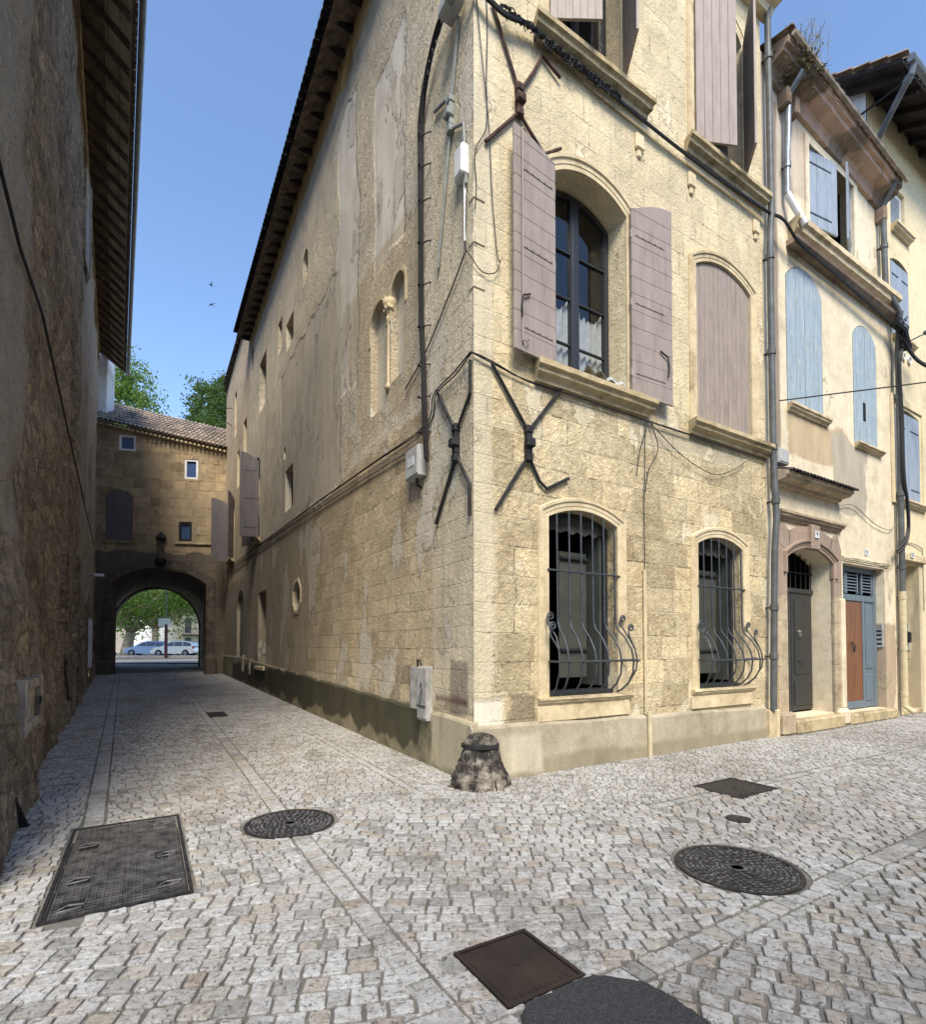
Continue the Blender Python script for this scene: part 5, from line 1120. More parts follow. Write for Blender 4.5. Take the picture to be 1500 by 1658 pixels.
# ------------------------------------------------------------------ guard stones
def guard(loc, label, dark, r=.30, h=.55):
    t = thing('guard_stone', label, 'guard stone', loc)
    m = limestone('blackened_guard_stone' if dark < 1 else 'black_guard_stone', (0.52, 0.47, 0.39) if dark < 1 else (.03, .03, .03), (0.075, 0.068, 0.062) if dark < 1 else (.02, .02, .02), (0.028, 0.026, 0.026), None, rough_b=.03, pits=.9, scale=2.0, grime=.55, streaks=.5, flake=((.68, .60, .46), .58, .9) if dark < 1 else None)
    mb = MB(); N_ = 40; prof = [(r*1.10, -.05), (r*1.02, .03), (r*.93, .12), (r*.84, .22), (r*.74, .33), (r*.64, .42), (r*.60, .455), (r*.60, .50), (r*.54, .54), (r*.40, .585), (r*.2, .61), (.01, .615)]
    vs = []
    from mathutils import noise as mn
    N_ = 72; pz = [p[1] for p in prof]; zz_ = np.concatenate([np.linspace(-.05, .56, 34), [.585, .60, .61, .615]]); prof = [(float(np.interp(q, pz, [p[0] for p in prof])), float(q)) for q in zz_]
    for (rr, z) in prof:
        for j in range(N_):
            a = 2*PI*j/N_; k = 1+.17*mn.fractal(Vector((math.cos(a)*1.5, math.sin(a)*1.5, z*4+2)), 1, 2, 3)+.12*abs(mn.fractal(Vector((math.cos(a)*3.5, math.sin(a)*3.5, z*11+2)), 1, 2, 4))-.09*max(0, mn.noise(Vector((math.cos(a)*4, math.sin(a)*4, z*14)))); vs.append((rr*k*math.cos(a)*1.05, rr*k*math.sin(a)*.85, z*h/.6))
    mb.add(vs, [(i*N_+j, i*N_+(j+1) % N_, (i+1)*N_+(j+1) % N_, (i+1)*N_+j) for i in range(len(prof)-1) for j in range(N_)])
    mb.build('stone', m, t, smooth=True)
    z = .47*h/.6; MB().lathe([(r*.60, z-.025), (r*.70, z-.02), (r*.70, z+.02), (r*.60, z+.025)], n=40).build('iron_band', BLACKIRON, t).scale = (1.05, .87, 1)
    st = MB()
    for a in (-1.85, -1.0): st.tube([(r*.60*math.cos(a)*1.06, r*.60*math.sin(a)*.9, .46*h/.6), (r*.80*math.cos(a)*1.06, r*.80*math.sin(a)*.9, .25*h/.6), (r*1.02*math.cos(a)*1.06, r*1.02*math.sin(a)*.9, 0)], .010, 5)
    st.build('iron_strap', BLACKIRON, t); return t
guard((.20, 6.10, 0), 'squat blackened stone with an iron band protecting the house corner', 0, .30, .60)
guard((-4.10, 4.66, 0), 'black guard stone at the foot of the left house, cut by the photo edge', 1, .20, .30)

# ------------------------------------------------------------------ cables, boxes and pipes
def L(p): # point in the corner house frame -> world
    x, y, z = p; return (C0[0]+x*U[0]+y*AL[0], C0[1]+x*U[1]+y*AL[1], z)
def A(t, out_, z): return (-out_, t, z)      # t metres up the alley, out_ off the wall (corner house frame)
def F(x, out_, z): return (x, -out_, z)
def smooth(pts, m=6):
    P = [Vector(p) for p in pts]; o = []
    for i in range(len(P)-1):
        p0, p1, p2, p3 = P[max(0, i-1)], P[i], P[i+1], P[min(len(P)-1, i+2)]
        for k in range(m):
            t = k/m; o.append(.5*((2*p1)+(-p0+p2)*t+(2*p0-5*p1+4*p2-p3)*t*t+(-p0+3*p1-3*p2+p3)*t**3))
    return o+[P[-1]]
def cable(name, label, pts, r, mat, n=1, spread=.02, cat='cable', group=None, m=6, parts=None):
    mb = MB()
    for k in range(n):
        a = 2*PI*k/max(1, n); d = Vector((math.cos(a)*spread, math.sin(a)*spread*.5, math.sin(a)*spread)) if n > 1 else Vector((0, 0, 0))
        P = smooth([Vector(p)+d+Vector((rnd.gauss(0, .006), rnd.gauss(0, .003), rnd.gauss(0, .006)))*(n > 1) for p in pts], m)
        mb.tube([L(p) for p in P], r, 6)
    o = mb.build(name, mat); tag(o, label, cat, group); return o
bundle = [A(1.10, .07, 4.18), A(1.14, .09, 4.9), A(1.20, .07, 5.5), A(1.27, .07, 6.2), A(1.27, .08, 7.3), A(1.28, .08, 8.4), A(1.28, .08, 9.05), A(1.10, .09, 9.5), A(.75, .10, 9.85), A(.35, .10, 9.88), (-.10, -.05, 9.62), F(.35, .12, 9.45), F(.80, .10, 9.60), F(1.3, .08, 9.56), F(2.4, .09, 9.52), F(3.6, .08, 9.50), F(4.8, .09, 9.50), F(6.2, .12, 9.52), F(6.6, .22, 9.45), F(7.2, .20, 9.28), F(8.5, .18, 9.22), F(10, .18, 9.12), F(11.5, .2, 9.0)]
cable('cable_bundle', 'thick black cable bundle climbing the alley side and running on under the upper sills', bundle, .022, CABLE, 4, .022)
tg = MB()
for k in range(34):
    x = rnd.uniform(.3, 2.2); z = 9.55+rnd.uniform(-.05, .06); r_ = rnd.uniform(.03, .09); ph = rnd.uniform(0, 6)
    tg.tube([L(F(x+r_*math.cos(ph+q*.9), .11+.02*math.sin(q), z-.05+r_*.9*math.sin(ph+q*.9))) for q in range(6)], .007, 5)
for k in range(12):
    t_ = rnd.uniform(.4, 1.2); z = 9.88-max(0, t_-.6)*.7; r_ = rnd.uniform(.04, .08); ph = rnd.uniform(0, 6); tg.tube([L(A(t_+r_*math.cos(ph+q*.9), .12, z-.06+r_*math.sin(ph+q*.9))) for q in range(6)], .006, 5)
for k in range(30): x = .35+k*.07; tg.bbox(0, .001, 0, .001, 0, .001, .0002) if False else tg.tube([L(F(x, .08, 9.60+.03*math.sin(k*2))), L(F(x+.03, .15, 9.53+.02*math.sin(k*3)))], .018, 5)
tg.tube([L(p) for p in smooth([A(1.28, .10, 9.05), A(1.10, .10, 9.5), A(.75, .11, 9.85), A(.35, .11, 9.88), (-.11, -.06, 9.62), F(.35, .13, 9.45), F(.80, .11, 9.58), F(1.3, .10, 9.55), F(2.45, .10, 9.52)], 6)], .03, 6)
tag(tg.build('cable_tangle', CABLE), 'tangle of looped cable ends and clips where the bundle turns the corner', 'cable')
nl = MB()
for z in (4.6, 5.1, 5.55, 6.1, 6.7, 7.3, 7.9, 8.4, 8.85): t_ = 1.25; nl.tube([L(A(t_+.02, .08, z)), L(A(t_-.10, .04, z-.02)), L(A(t_-.14, .0, z-.02))], .009, 5); nl.tube([L(A(t_+.03, .05, z)), L(A(t_+.03, .12, z)), L(A(t_-.03, .12, z))], .012, 5)
tag(nl.build('cable_clips', BLACKIRON), 'small iron clips holding the vertical cable bundle', 'cable clips')
ledge = [A(23, .03, 5.35), A(16, .03, 5.22), A(10, .035, 5.02), A(6.5, .035, 4.90), A(3, .04, 4.74), A(1.2, .04, 4.68), A(.9, .05, 5.0), A(.4, .04, 5.05), A(0.02, .04, 5.12), (-.03, -.03, 5.12), F(.25, .04, 5.08), F(.8, .04, 4.99), F(1.6, .05, 4.99), F(3.1, .05, 4.98), F(4.0, .05, 4.98), F(6.2, .06, 4.98)]
cable('wall_cable', 'thin dark cable pair on the alley wall, carried on under the first floor sills', ledge, .009, CABLE, 2, .018)
cable('wall_cable', 'grey lead cable just below the thin pair on the alley wall', [A(22, .03, 5.15), A(12, .035, 4.96), A(6, .03, 4.72), A(3, .03, 4.58), A(1.6, .03, 4.50)], .014, CABLEG)
for pts, lb in (([F(-.0, .03, 10.4), F(.02, .03, 9.6), F(.10, .04, 8.8), F(.20, .04, 8.0), F(.24, .04, 7.2), F(.32, .04, 6.45), F(.36, .05, 6.38)], 'thin black wire hanging down the corner to a loop beside the open shutter'),
                ([F(.10, .03, 10.4), F(.18, .03, 9.4), F(.16, .04, 8.6), F(.16, .04, 8.0), F(-.0, .03, 7.6), F(.02, .03, 7.2), F(-.0, .03, 6.9)], 'thin black wire dropping past the tie iron to the corner box'),
                ([A(.12, .03, 7.2), A(.14, .03, 6.5), A(.10, .04, 6.45), (-.04, -.04, 6.25), F(.1, .04, 6.15), F(.28, .05, 6.2), F(.36, .05, 6.38)], 'black cable loop swinging round the corner under the small white box'),
                ([A(.14, .04, 6.45), A(.5, .03, 6.2), A(1.2, .03, 5.75), A(1.9, .03, 5.5)], 'grey wire slanting down the alley face behind the cable bundle'),
                ([F(2.98, .05, 4.95), F(2.99, .04, 4.3), F(2.96, .04, 3.6), F(2.97, .04, 2.75)], 'black wire dropping from the sill into the conduit between the barred windows'),
                ([F(3.05, .06, 4.96), F(2.85, .07, 4.5), F(2.78, .06, 4.1)], 'short loose wire hanging below the long sill'),
                ([F(3.1, .06, 4.96), F(3.25, .07, 4.6), F(3.05, .06, 4.25), F(2.98, .05, 3.9)], 'looped wire bulging to the right below the long sill'),
                ([F(3.1, .05, 4.97), F(3.8, .06, 4.62), F(4.6, .06, 4.45), F(5.2, .05, 4.62), F(5.6, .05, 4.85)], 'thin slack wire sagging under the closed shutter sill')):
    cable('loose_wire', lb, pts, .0065 if 'grey' not in lb else .012, CABLE if 'grey' not in lb else CABLEG, cat='wire')
o = MB(); o.tube([L(F(2.97, .03, 2.75)), L(F(2.975, .035, .62))], .026, 8); o.tube([L(F(2.985, .09, .66)), L(F(2.99, .09, .0))], .034, 8)
tag(o.build('cable_conduit', CREAMP), 'straight cream painted conduit between the two barred windows', 'conduit')
# junction box on the alley wall
def box_thing(name, label, cat, rotside, x0, x1, z0, z1, depth, mat, dmat=None, lid=True):
    t = thing(name, label, cat, (C0[0], C0[1], 0), RA+(SD if rotside else 0)); MB().bbox(x0, x1, -depth, 0.0, z0, z1, .012).build('box', mat, t)
    if lid: MB().bbox(x0+.02, x1-.02, -depth-.012, -depth+.002, z0+.03, z1-.02, .006).build('lid', dmat or mat, t)
    return t
t = box_thing('junction_box', 'grey plastic junction box at the foot of the black cable bundle on the alley wall', 'junction box', True, -1.66, -1.24, 4.0, 4.44, .13, PLASTIC)
MB().bbox(-1.55, -1.36, -.148, -.141, 4.17, 4.30, .002).build('sticker', ENAMEL, t)
w_ = MB(); [w_.tube([(-1.42+.02*k, -.07, 4.0), (-1.40+.03*k, -.08, 3.9), (-1.32+.02*k, -.05, 3.84)], .010, 5) for k in range(3)]; w_.build('cable_ends', CABLE, t)
t = box_thing('junction_box', 'small white box on the corner edge high above the crossed irons', 'junction box', True, -.30, -.10, 7.42, 7.80, .10, PVC)
cable('cable_conduit', 'slim white conduit below the small corner box', [A(.16, .03, 7.42), A(.15, .03, 6.6)], .018, PVC, cat='conduit')
t = box_thing('meter_box', 'battered pale meter box with a scrawled mark low on the alley wall near the corner', 'meter box', True, -1.32, -1.02, .60, 1.34, .10, LIGHTBOX, LIGHTBOX)
MB().bbox(-1.66, -1.33, -.05, .0, .72, 1.32, .01).build('back_plate', LIGHTBOX, t)
MB().tube([(-1.22, -.118, 1.05), (-1.17, -.118, 1.12), (-1.14, -.118, .95), (-1.20, -.118, .82), (-1.23, -.118, .92), (-1.15, -.118, 1.02)], .005, 4).build('scrawl', NAVY, t)
MB().bbox(-1.30, -1.04, -.125, -.111, .795, .81, .002).tube([(-1.45, -.03, 1.3), (-1.40, -.05, 1.42), (-1.33, -.05, 1.42), (-1.28, -.05, 1.33)], .014, 6).build('cable_loop', BLACKIRON, t)
t = box_thing('meter_box', 'small grey meter box beside the far alley door, the nearer of two', 'meter box', True, -15.5, -15.25, .6, 1.2, .10, LEAD)
t = box_thing('meter_box', 'small grey meter box further from the far alley door', 'meter box', True, -17.1, -16.85, .65, 1.3, .10, LEAD)
t = thing('street_lamp', 'flat grey lamp head on a short arm above the cable bend at the corner', 'street lamp', (C0[0], C0[1], 0), RA+SD)
MB().bbox(-.46, -.12, -.26, -.04, 9.60, 9.76, .02).build('lamp_head', PLASTIC, t); MB().lathe([(.04, -.02), (.045, 0), (.01, .01)], (-.2, -.2, 9.60), 12).build('sensor', ZINC, t); MB().tube([(-.3, 0, 9.95), (-.3, -.1, 9.9), (-.3, -.15, 9.76)], .02).build('arm', ZINC, t)
t = box_thing('junction_box', 'grey square box beside the drainpipe above the tile canopy', 'junction box', False, 6.52, 6.86, 4.98, 5.26, .12, PLASTIC)
# pipes
def pipe(label, pts, r, mat, collars=(), mat2=None, split=None):
    t = thing('drainpipe', label, 'drainpipe', L((pts[0][0], pts[0][1], 0)), RA, None); ox, oy = pts[0][0], pts[0][1]
    P = [(p[0]-ox, p[1]-oy, p[2]) for p in pts]
    MB().tube(P if split is None else P[:split+1], r, 12).build('pipe', mat, t, smooth=False)
    if split is not None: MB().tube(P[split:], r*1.12, 12).build('boot_pipe', mat2, t)
    for (i, f) in collars:
        a, b = Vector(P[i]), Vector(P[i+1]); c = a+(b-a)*f; d = (b-a).normalized()*.05
        MB().tube([c-d, c+d], r*1.28, 12).build('collar', mat if split is None or i < split else mat2, t)
        MB().box(c.x-.02, c.x+.02, c.y, -oy+.02, c.z-.012, c.z+.012).build('bracket', BLACKIRON, t)
    return t
pipe('long grey drainpipe between the corner house and the door canopy', [F(6.34, .12, 13.7), F(6.36, .13, 9.6), F(6.30, .13, 8.9), F(6.31, .13, 5.0), F(6.33, .16, 3.9), F(6.27, .15, 3.3), F(6.17, .15, .82), F(6.17, .15, .5)], .055, ZINCD, ((0, .3), (2, .05), (2, .5), (2, .95), (3, .7), (5, .4), (5, .75)))
pipe('short second pipe with a white lower length high beside the long grey drainpipe', [F(7.02, .40, 12.35), F(7.0, .14, 12.1), F(6.98, .10, 10.6), F(6.98, .10, 10.2), F(7.25, .28, 9.60)], .055, ZINC, ((1, .9),), PVC, 3)
pipe('grey drainpipe wrapped with black cables between the second and third houses, cream at its foot', [F(11.02, .38, 12.1), F(11.03, .14, 11.7), F(11.10, .14, 9.9), F(11.5, .26, 9.3), F(11.70, .14, 8.6), F(11.74, .12, 2.9), F(11.74, .12, .25), F(11.76, .30, .10)], .06, ZINCD, ((1, .5), (4, .2), (4, .6), (4, .9), (5, .05), (5, .5), (5, .9)), CREAMP, 5)
pipe('zinc downpipe bending under the deep eave of the end house', [F(10.35, .98, 13.9), F(10.38, .92, 13.75), F(10.86, .12, 13.2), F(10.88, .10, 13.0), F(10.88, .10, 12.0)], .065, ZINC, ((1, .1), (3, .3)))
cable('cable_bundle', 'black cables wrapped down the drainpipe of the end house to a bare cut end', [F(11.5, .2, 9.0), F(11.66, .24, 8.6), F(11.60, .20, 8.2), F(11.68, .2, 7.0), F(11.66, .22, 5.6), F(11.82, .22, 5.0), F(11.86, .22, 4.4), F(11.66, .22, 4.0), F(11.45, .14, 3.8)], .024, CABLE, 3, .03)
cable('hanging_cable', 'knotted black cable sagging off to the right from the end house drainpipe', [F(11.6, .22, 8.95), F(12.0, .4, 8.3), F(12.6, .9, 7.9), F(13.4, 1.6, 7.7), F(16, 3, 8.2), F(20, 5, 9)], .030, CABLE, 3, .03)
tg = MB()
for k in range(26): x = 11.5+rnd.uniform(-.15, .25); z = 8.95+rnd.uniform(-.35, .3); tg.tube([L(F(x, .22, z)), L(F(x+rnd.uniform(-.15, .2), .3, z+rnd.uniform(-.15, .2))), L(F(x+rnd.uniform(-.1, .3), .26, z+rnd.uniform(-.2, .2)))], .012, 5)
tg.tube([L(F(11.3, .22, 9.05)), L(F(11.6, .27, 8.95)), L(F(11.9, .26, 8.6))], .09, 8)
tag(tg.build('cable_tangle', CABLE), 'knot of black cables and connectors at the top of the end house drainpipe', 'cable')
cable('overhead_wire', 'single taut black wire crossing from the long drainpipe out to the right', [F(6.4, .2, 6.05), F(7.0, .7, 6.1), F(9, 2.3, 6.3), F(13, 5.6, 6.75)], .012, CABLE, cat='wire')
cable('loose_wire', 'thin wire running from the tile canopy to the end house drainpipe', [F(9.0, .05, 4.55), F(9.6, .05, 4.62), F(10.5, .05, 4.36), F(11.3, .05, 4.30), F(11.6, .08, 4.5)], .008, CABLEG, cat='wire')
cable('loose_wire', 'thin wire looping over the end house doorway', [F(11.9, .04, 4.05), F(12.5, .04, 4.12), F(13.1, .05, 4.05), F(13.2, .04, 3.9), F(13.22, .04, 2.5)], .010, CABLEG, cat='wire')
t = thing('street_lamp', 'small grey lamp on a curved arm beside the cable knot', 'street lamp', (C0[0], C0[1], 0), RA)
MB().bbox(12.0, 12.55, -.75, -.5, 8.86, 8.94, .03).build('lamp_head', ZINC, t); MB().tube([(11.8, -.15, 8.7), (12.0, -.5, 8.85), (12.2, -.62, 8.9)], .02).build('arm', ZINC, t)
# intercom and door-side boxes (on the right hand reveals)
def reveal_thing(name, label, cat, x, y0, y1, z0, z1, mat):
    t = thing(name, label, cat, (C0[0], C0[1], 0), RA); MB().bbox(x-.035, x, y0, y1, z0, z1, .006).build('panel', mat, t); return t
t = reveal_thing('intercom', 'pale metal intercom panel beside the wooden and blue door', 'intercom', 11.12, .03, .19, 1.60, 2.16, PLASTIC)
b = MB(); [b.box(11.08, 11.086, .06, .16, z, z+.05) for z in (1.66, 1.76, 1.86, 1.95)]; b.build('button', NAVY, t); MB().box(11.08, 11.086, .06, .16, 2.03, 2.12).build('name_card', LEAD, t)
t = reveal_thing('letter_box', 'dark intercom and letter boxes stacked in the end house doorway', 'letter box', 13.02, .2, .42, 2.0, 2.22, PLASTIC)
MB().bbox(12.94, 13.02, .15, .45, 1.74, 1.98, .01).build('box', BLACKIRON, t); MB().bbox(12.96, 13.02, .18, .42, 1.52, 1.72, .01).build('box', PLASTIC, t)
o = MB().tube([L((12.9, .2, 1.32)), L((12.93, .45, 1.05))], .03, 8).build('handrail', BLACKIRON); tag(o, 'short black handrail in the end house doorway', 'handrail')

# house numbers
def text_mesh(txt, size, loc, rot, mat, parent=None, name='number_text'):
    cu = bpy.data.curves.new(name, 'FONT'); cu.body = txt; cu.size = size; cu.align_x = 'CENTER'; cu.align_y = 'CENTER'; cu.extrude = .0015
    tmp = bpy.data.objects.new('tmp', cu); col.objects.link(tmp); dg = bpy.context.evaluated_depsgraph_get(); me = bpy.data.meshes.new_from_object(tmp.evaluated_get(dg)); bpy.data.objects.remove(tmp)
    me.materials.clear(); me.materials.append(mat); o = bpy.data.objects.new(name, me); col.objects.link(o); o.location = loc; o.rotation_euler = rot; o.parent = parent; return o
for (x, z, y, txt, lb) in ((7.82, 3.78, -.125, '9', 'small dark number plate on the keystone over the first door'), (10.22, 3.68, -.004, '11', 'small white number plate above the wooden and blue door'), (12.36, 3.80, -.11, '13', 'small number plate on the end house door lintel')):
    t = thing('number_plate', lb, 'house number', (C0[0]+x*U[0]+y*AL[0], C0[1]+x*U[1]+y*AL[1], z), RA)
    MB().bbox(-.08, .08, -.014, 0, -.06, .08, .003).build('plate', ENAMEL, t); text_mesh(txt, .13, (0, -.0165, .01), (PI/2, 0, 0), NAVY, t)
# bits on the left wall
lp = [(-.5, 5.35), (1, 5.36), (2.8, 5.66), (8, 5.6), (14, 5.6), (19.8, 5.6)]
mb = MB(); mb.tube([(LP[0]+q*LD[0]+.14*LD[1], LP[1]+q*LD[1]-.14*LD[0]*1, z) for q, z in lp], .016, 6); tag(mb.build('wall_cable', CABLE), 'single black cable strung along the rough left wall', 'cable')
t = thing('wall_lamp', 'small white lamp sticking out of the left wall low down', 'lamp', (LP[0], LP[1], 0), LROT)
MB().bbox(16.5, 16.75, -.55, -.25, 4.03, 4.12, .02).build('lamp_head', PVC, t); MB().tube([(16.62, .05, 4.0), (16.62, -.3, 4.06)], .02).build('arm', ZINC, t)
t = thing('wall_board', 'narrow white upright board near the foot of the left wall', 'board', (LP[0], LP[1], 0), LROT); MB().bbox(17.2, 17.3, -.22, -.1, .9, 2.6, .01).build('board', PVC, t)
t = thing('television_aerial', 'thin wire aerial at the top of the alley house', 'aerial', (C0[0], C0[1], 0), RA+SD)
MB().tube([(-21.4, .1, 12.0), (-21.4, -.9, 12.5)], .02, 5).tube([(-21.4, .0, 12.9), (-21.4, -.9, 12.7)], .02, 5).build('rods', BLACKIRON, t)

# ------------------------------------------------------------------ birds in flight
def bird(px, py, Y, a, label):
    X = (px-750)/850*Y; z = 1.6+(1048-py)/850*Y*1.0; t = thing('swift', label, 'bird', (X, Y, z), a)
    b = MB().tube([(-.09, 0, 0), (-.05, 0, .0), (0, 0, .005), (.06, 0, 0), (.12, 0, 0)], [.006, .022, .026, .014, .004], 8); b.build('body', BLACKIRON, t, smooth=True)
    wg = MB()
    for s in (-1, 1): wg.add([(-.03, 0, .01), (.03, 0, .01), (.0, s*.10, .045), (.03, s*.20, .03), (.07, s*.24, .015), (.03, s*.12, .035)], [(0, 1, 5, 2), (2, 5, 4, 3)])
    wg.add([(.10, 0, 0), (.17, .03, 0), (.14, 0, 0), (.17, -.03, 0)], [(0, 1, 2, 3)]); wg.build('wings', BLACKIRON, t)
bird(335, 452, 24, .5, 'dark swift in flight, the higher of two over the alley'); bird(336, 485, 24, 1.2, 'dark swift in flight, the lower of two over the alley')

# ------------------------------------------------------------------ the square beyond the arch
zq = .0115*60
tag(MB().add([(-200, 37.5, .50), (60, 37.5, .50), (60, 120, .80), (-200, 120, .80)], [(0, 1, 2, 3)]).build('road', simple('sunlit_asphalt', (0.30, 0.29, 0.27), .9, 0, .12, 2)), 'pale road across the square', kind='structure')
tag(MB().bbox(-60, 0, 50.3, 52.5, .3, .80, .05).build('kerb', simple('kerb_stone', (0.35, 0.33, 0.30), .9)), 'low kerb in front of the parked cars', kind='structure')
def car(x, y, z, rz, paintc, label, wagon=True):
    t = thing('parked_car', label, 'car', (x, y, z), rz, 'cars parked on the square beyond the arch')
    P = simple('car_paint_'+label.split()[0], paintc, .28, .3, .05); 
    low = [(-2.1, .30), (-2.12, .55), (-2.02, .80), (-1.2, .92), (-.6, .97), (1.85, 1.0), (2.08, .85), (2.12, .5), (2.05, .28), (1.72, .26)]+[(1.30+.36*math.cos(a), .30+.36*math.sin(a)) for a in np.linspace(0, PI, 9)]+[(.9, .24), (-.9, .24)]+[(-1.32+.36*math.cos(a), .30+.36*math.sin(a)) for a in np.linspace(0, PI, 9)]+[(-1.72, .26)]
    b = MB(); b.prism(low, -.84, .84); body = b.build('body', P, t)
    top = [(-1.15, .93), (-.35, 1.42), (.2, 1.54), (1.3, 1.52), (1.85, 1.36), (2.02, .98)] if wagon else [(-1.0, .93), (-.3, 1.38), (.3, 1.45), (1.1, 1.40), (1.8, 1.0)]
    n = len(top); vs = []
    for yy, f in ((-1, 1), (1, 1)):
        for (xx, zz) in top: vs.append((xx, yy*(.80-.16*(zz-.93)/.6), zz))
    MB().add(vs, [tuple(range(n)), tuple(range(n, 2*n))[::-1]]+[(i, i+1, n+i+1, n+i) for i in range(n-1)]).build('cabin', P, t)
    for yy in (-1, 1):
        y2 = lambda zz: yy*(.812-.16*(zz-.93)/.6)
        for q in ([(-.80, 1.0), (-.28, 1.36), (.10, 1.44), (.10, 1.0)], [(.16, 1.0), (.16, 1.45), (.95, 1.45), (.95, 1.0)], [(1.02, 1.0), (1.02, 1.44), (1.35, 1.42), (1.75, 1.28), (1.84, 1.0)]):
            MB().add([(a, y2(c), c) for a, c in q], [tuple(range(len(q)))]).build('side_window', GLASSD, t)
        for xx in (-1.32, 1.30):
            w_ = MB(); m = 20; vs = []
            for (r_, yo) in ((.10, .70), (.20, .86), (.315, .87), (.32, .66)):
                for k in range(m): a = 2*PI*k/m; vs.append((xx+r_*math.cos(a), yy*yo, .31+r_*math.sin(a)))
            w_.add(vs, [(i*m+k, i*m+(k+1) % m, (i+1)*m+(k+1) % m, (i+1)*m+k) for i in range(3) for k in range(m)]); wh = w_.build('wheel', CABLE, t)
            r = MB().tube([(xx, yy*.80, .31), (xx, yy*.875, .31)], .19, 12).build('rim', ZINC, wh)
        MB().bbox(-2.10, -1.85, min(yy*.55, yy*.86), max(yy*.55, yy*.86), .62, .78, .02).build('headlight', LACE, t)
        MB().bbox(1.98, 2.10, min(yy*.6, yy*.86), max(yy*.6, yy*.86), .75, 1.0, .02).build('tail_light', REDC, t)
    MB().add([(-1.12, -.70, .97), (-.40, -.66, 1.38), (-.40, .66, 1.38), (-1.12, .70, .97)], [(0, 1, 2, 3)]).build('windscreen', GLASSD, t).location = (-.02, 0, .02)
    MB().bbox(-2.16, -2.06, -.78, .78, .34, .50, .03).bbox(2.08, 2.16, -.78, .78, .34, .52, .03).build('bumper', P, t)
    return t
GLASSD = simple('tinted_car_glass', (0.02, 0.024, 0.028), .08, 0, .02, 2, spec=.8)
car(-29.3, 53.6, .72, .05, (0.62, 0.63, 0.62), 'silver white hatchback parked behind the sign post, seen through the arch')
car(-33.3, 55.6, .72, .10, (0.22, 0.32, 0.52), 'blue estate car parked to the left of the silver one')
car(-30.9, 58.6, .74, .0, (0.06, 0.08, 0.12), 'dark car mostly hidden behind the silver and blue cars', False)
t = thing('street_sign', 'pale direction sign on a maroon post in the square beyond the arch', 'sign', (-28.3, 50.0, .6))
MB().tube([(0, 0, 0), (0, 0, 3.2)], .14, 10).build('post', simple('maroon_post', (0.06, 0.012, 0.022), .5), t); MB().tube([(.0, 0, 3.2), (0, 0, 9)], .05, 8).build('mast', ZINCD, t)
MB().bbox(-.75, .40, -.05, .05, 2.95, 3.75, .03).build('sign_board', simple('sign_face', (0.40, 0.47, 0.45), .6), t)
t = thing('scooter', 'small red scooter parked at the left edge of the arch opening', 'scooter', (-35.5, 52.5, .72), .2)
MB().tube([(-.5, 0, .3), (-.1, 0, .35), (.3, 0, .5), (.6, 0, .75)], [.14, .12, .2, .1], 8).tube([(-.5, 0, .3), (-.55, 0, 1.1)], .06, 8).build('body', REDC, t)
for x in (-.6, .5): MB().tube([(x, -.05, .25), (x, .05, .25)], .25, 14).build('wheel', CABLE, t)
# houses round the square
def sq_house(label, poly_x0, y, x1, h, rz, wallc, wins, group=None, zb=.6, depth=9, mat=None):
    t = thing('square_house', label, 'house', (poly_x0, y, zb), rz); Lh = x1
    hl = []
    for (a, b, c, d) in wins: hl.append((opening(a, b, c, d, d), .2))
    m = mat or simple('plaster_'+label.split()[0], wallc, .9, 0, .1, 1.2)
    wall('wall', [(0, 0), (Lh, 0), (Lh, h), (0, h)], hl, m, t)
    MB().add([(0, 0, 0), (0, depth, 0), (0, depth, h), (0, 0, h), (Lh, 0, 0), (Lh, depth, 0), (Lh, depth, h), (Lh, 0, h)], [(0, 1, 2, 3), (4, 5, 6, 7), (1, 5, 6, 2)]).build('side_wall', m, t)
    MB().add([(-.5, -.6, h), (Lh+.5, -.6, h), (Lh+.5, depth+.5, h), (-.5, depth+.5, h), (-.5, depth/2, h+1.7), (Lh+.5, depth/2, h+1.7)], [(0, 1, 5, 4), (3, 4, 5, 2), (0, 4, 3), (1, 2, 5)]).build('roof', TILEP, t)
    for (a, b, c, d) in wins: s = MB().bbox(a, b, .08, .14, c, d, .01).build('shutter', ZINCD, t)
    return t
hh = sq_house('pale yellow house with tall grey shutters and a balcony, seen through the arch', -43.5, 80, 9, 7.2, .75, (0.60, 0.56, 0.42), [(1.0, 1.9, 3.2, 5.6), (3.0, 3.9, 3.2, 5.6), (5.0, 5.9, 3.2, 5.6), (7.0, 7.9, 3.2, 5.6), (1.0, 1.9, .3, 2.5), (5, 6, .3, 2.5)])
bl = MB(); bl.box(.5, 8.5, -.9, 0, 2.85, 2.98); [bl.tube([(.55+k*.2, -.85, 2.98), (.55+k*.2, -.85, 3.9)], .02, 4) for k in range(40)]; bl.tube([(.5, -.85, 3.9), (8.5, -.85, 3.9)], .03, 4); bl.build('balcony', BLACKIRON, hh)
sq_house('white gabled house behind the left plane tree beyond the arch', -53, 84, 10, 8.6, .1, (0.70, 0.70, 0.68), [(6.5, 7.3, 1, 3), (6.5, 7.3, 4.5, 6)])
sq_house('grey plaster house at the right of the arch opening', -37.4, 87, 16, 7.0, -.05, (0.50, 0.46, 0.38), [(1.2, 2.2, .4, 3.2), (3.6, 4.5, 3.8, 5.6), (5.5, 6.5, .4, 3.2)])
sq_house('low dark shed roofed building at the far left of the arch opening', -74, 90, 20, 5.0, .0, (0.33, 0.30, 0.26), [(12, 13, .4, 3), (16, 17, .4, 3)])

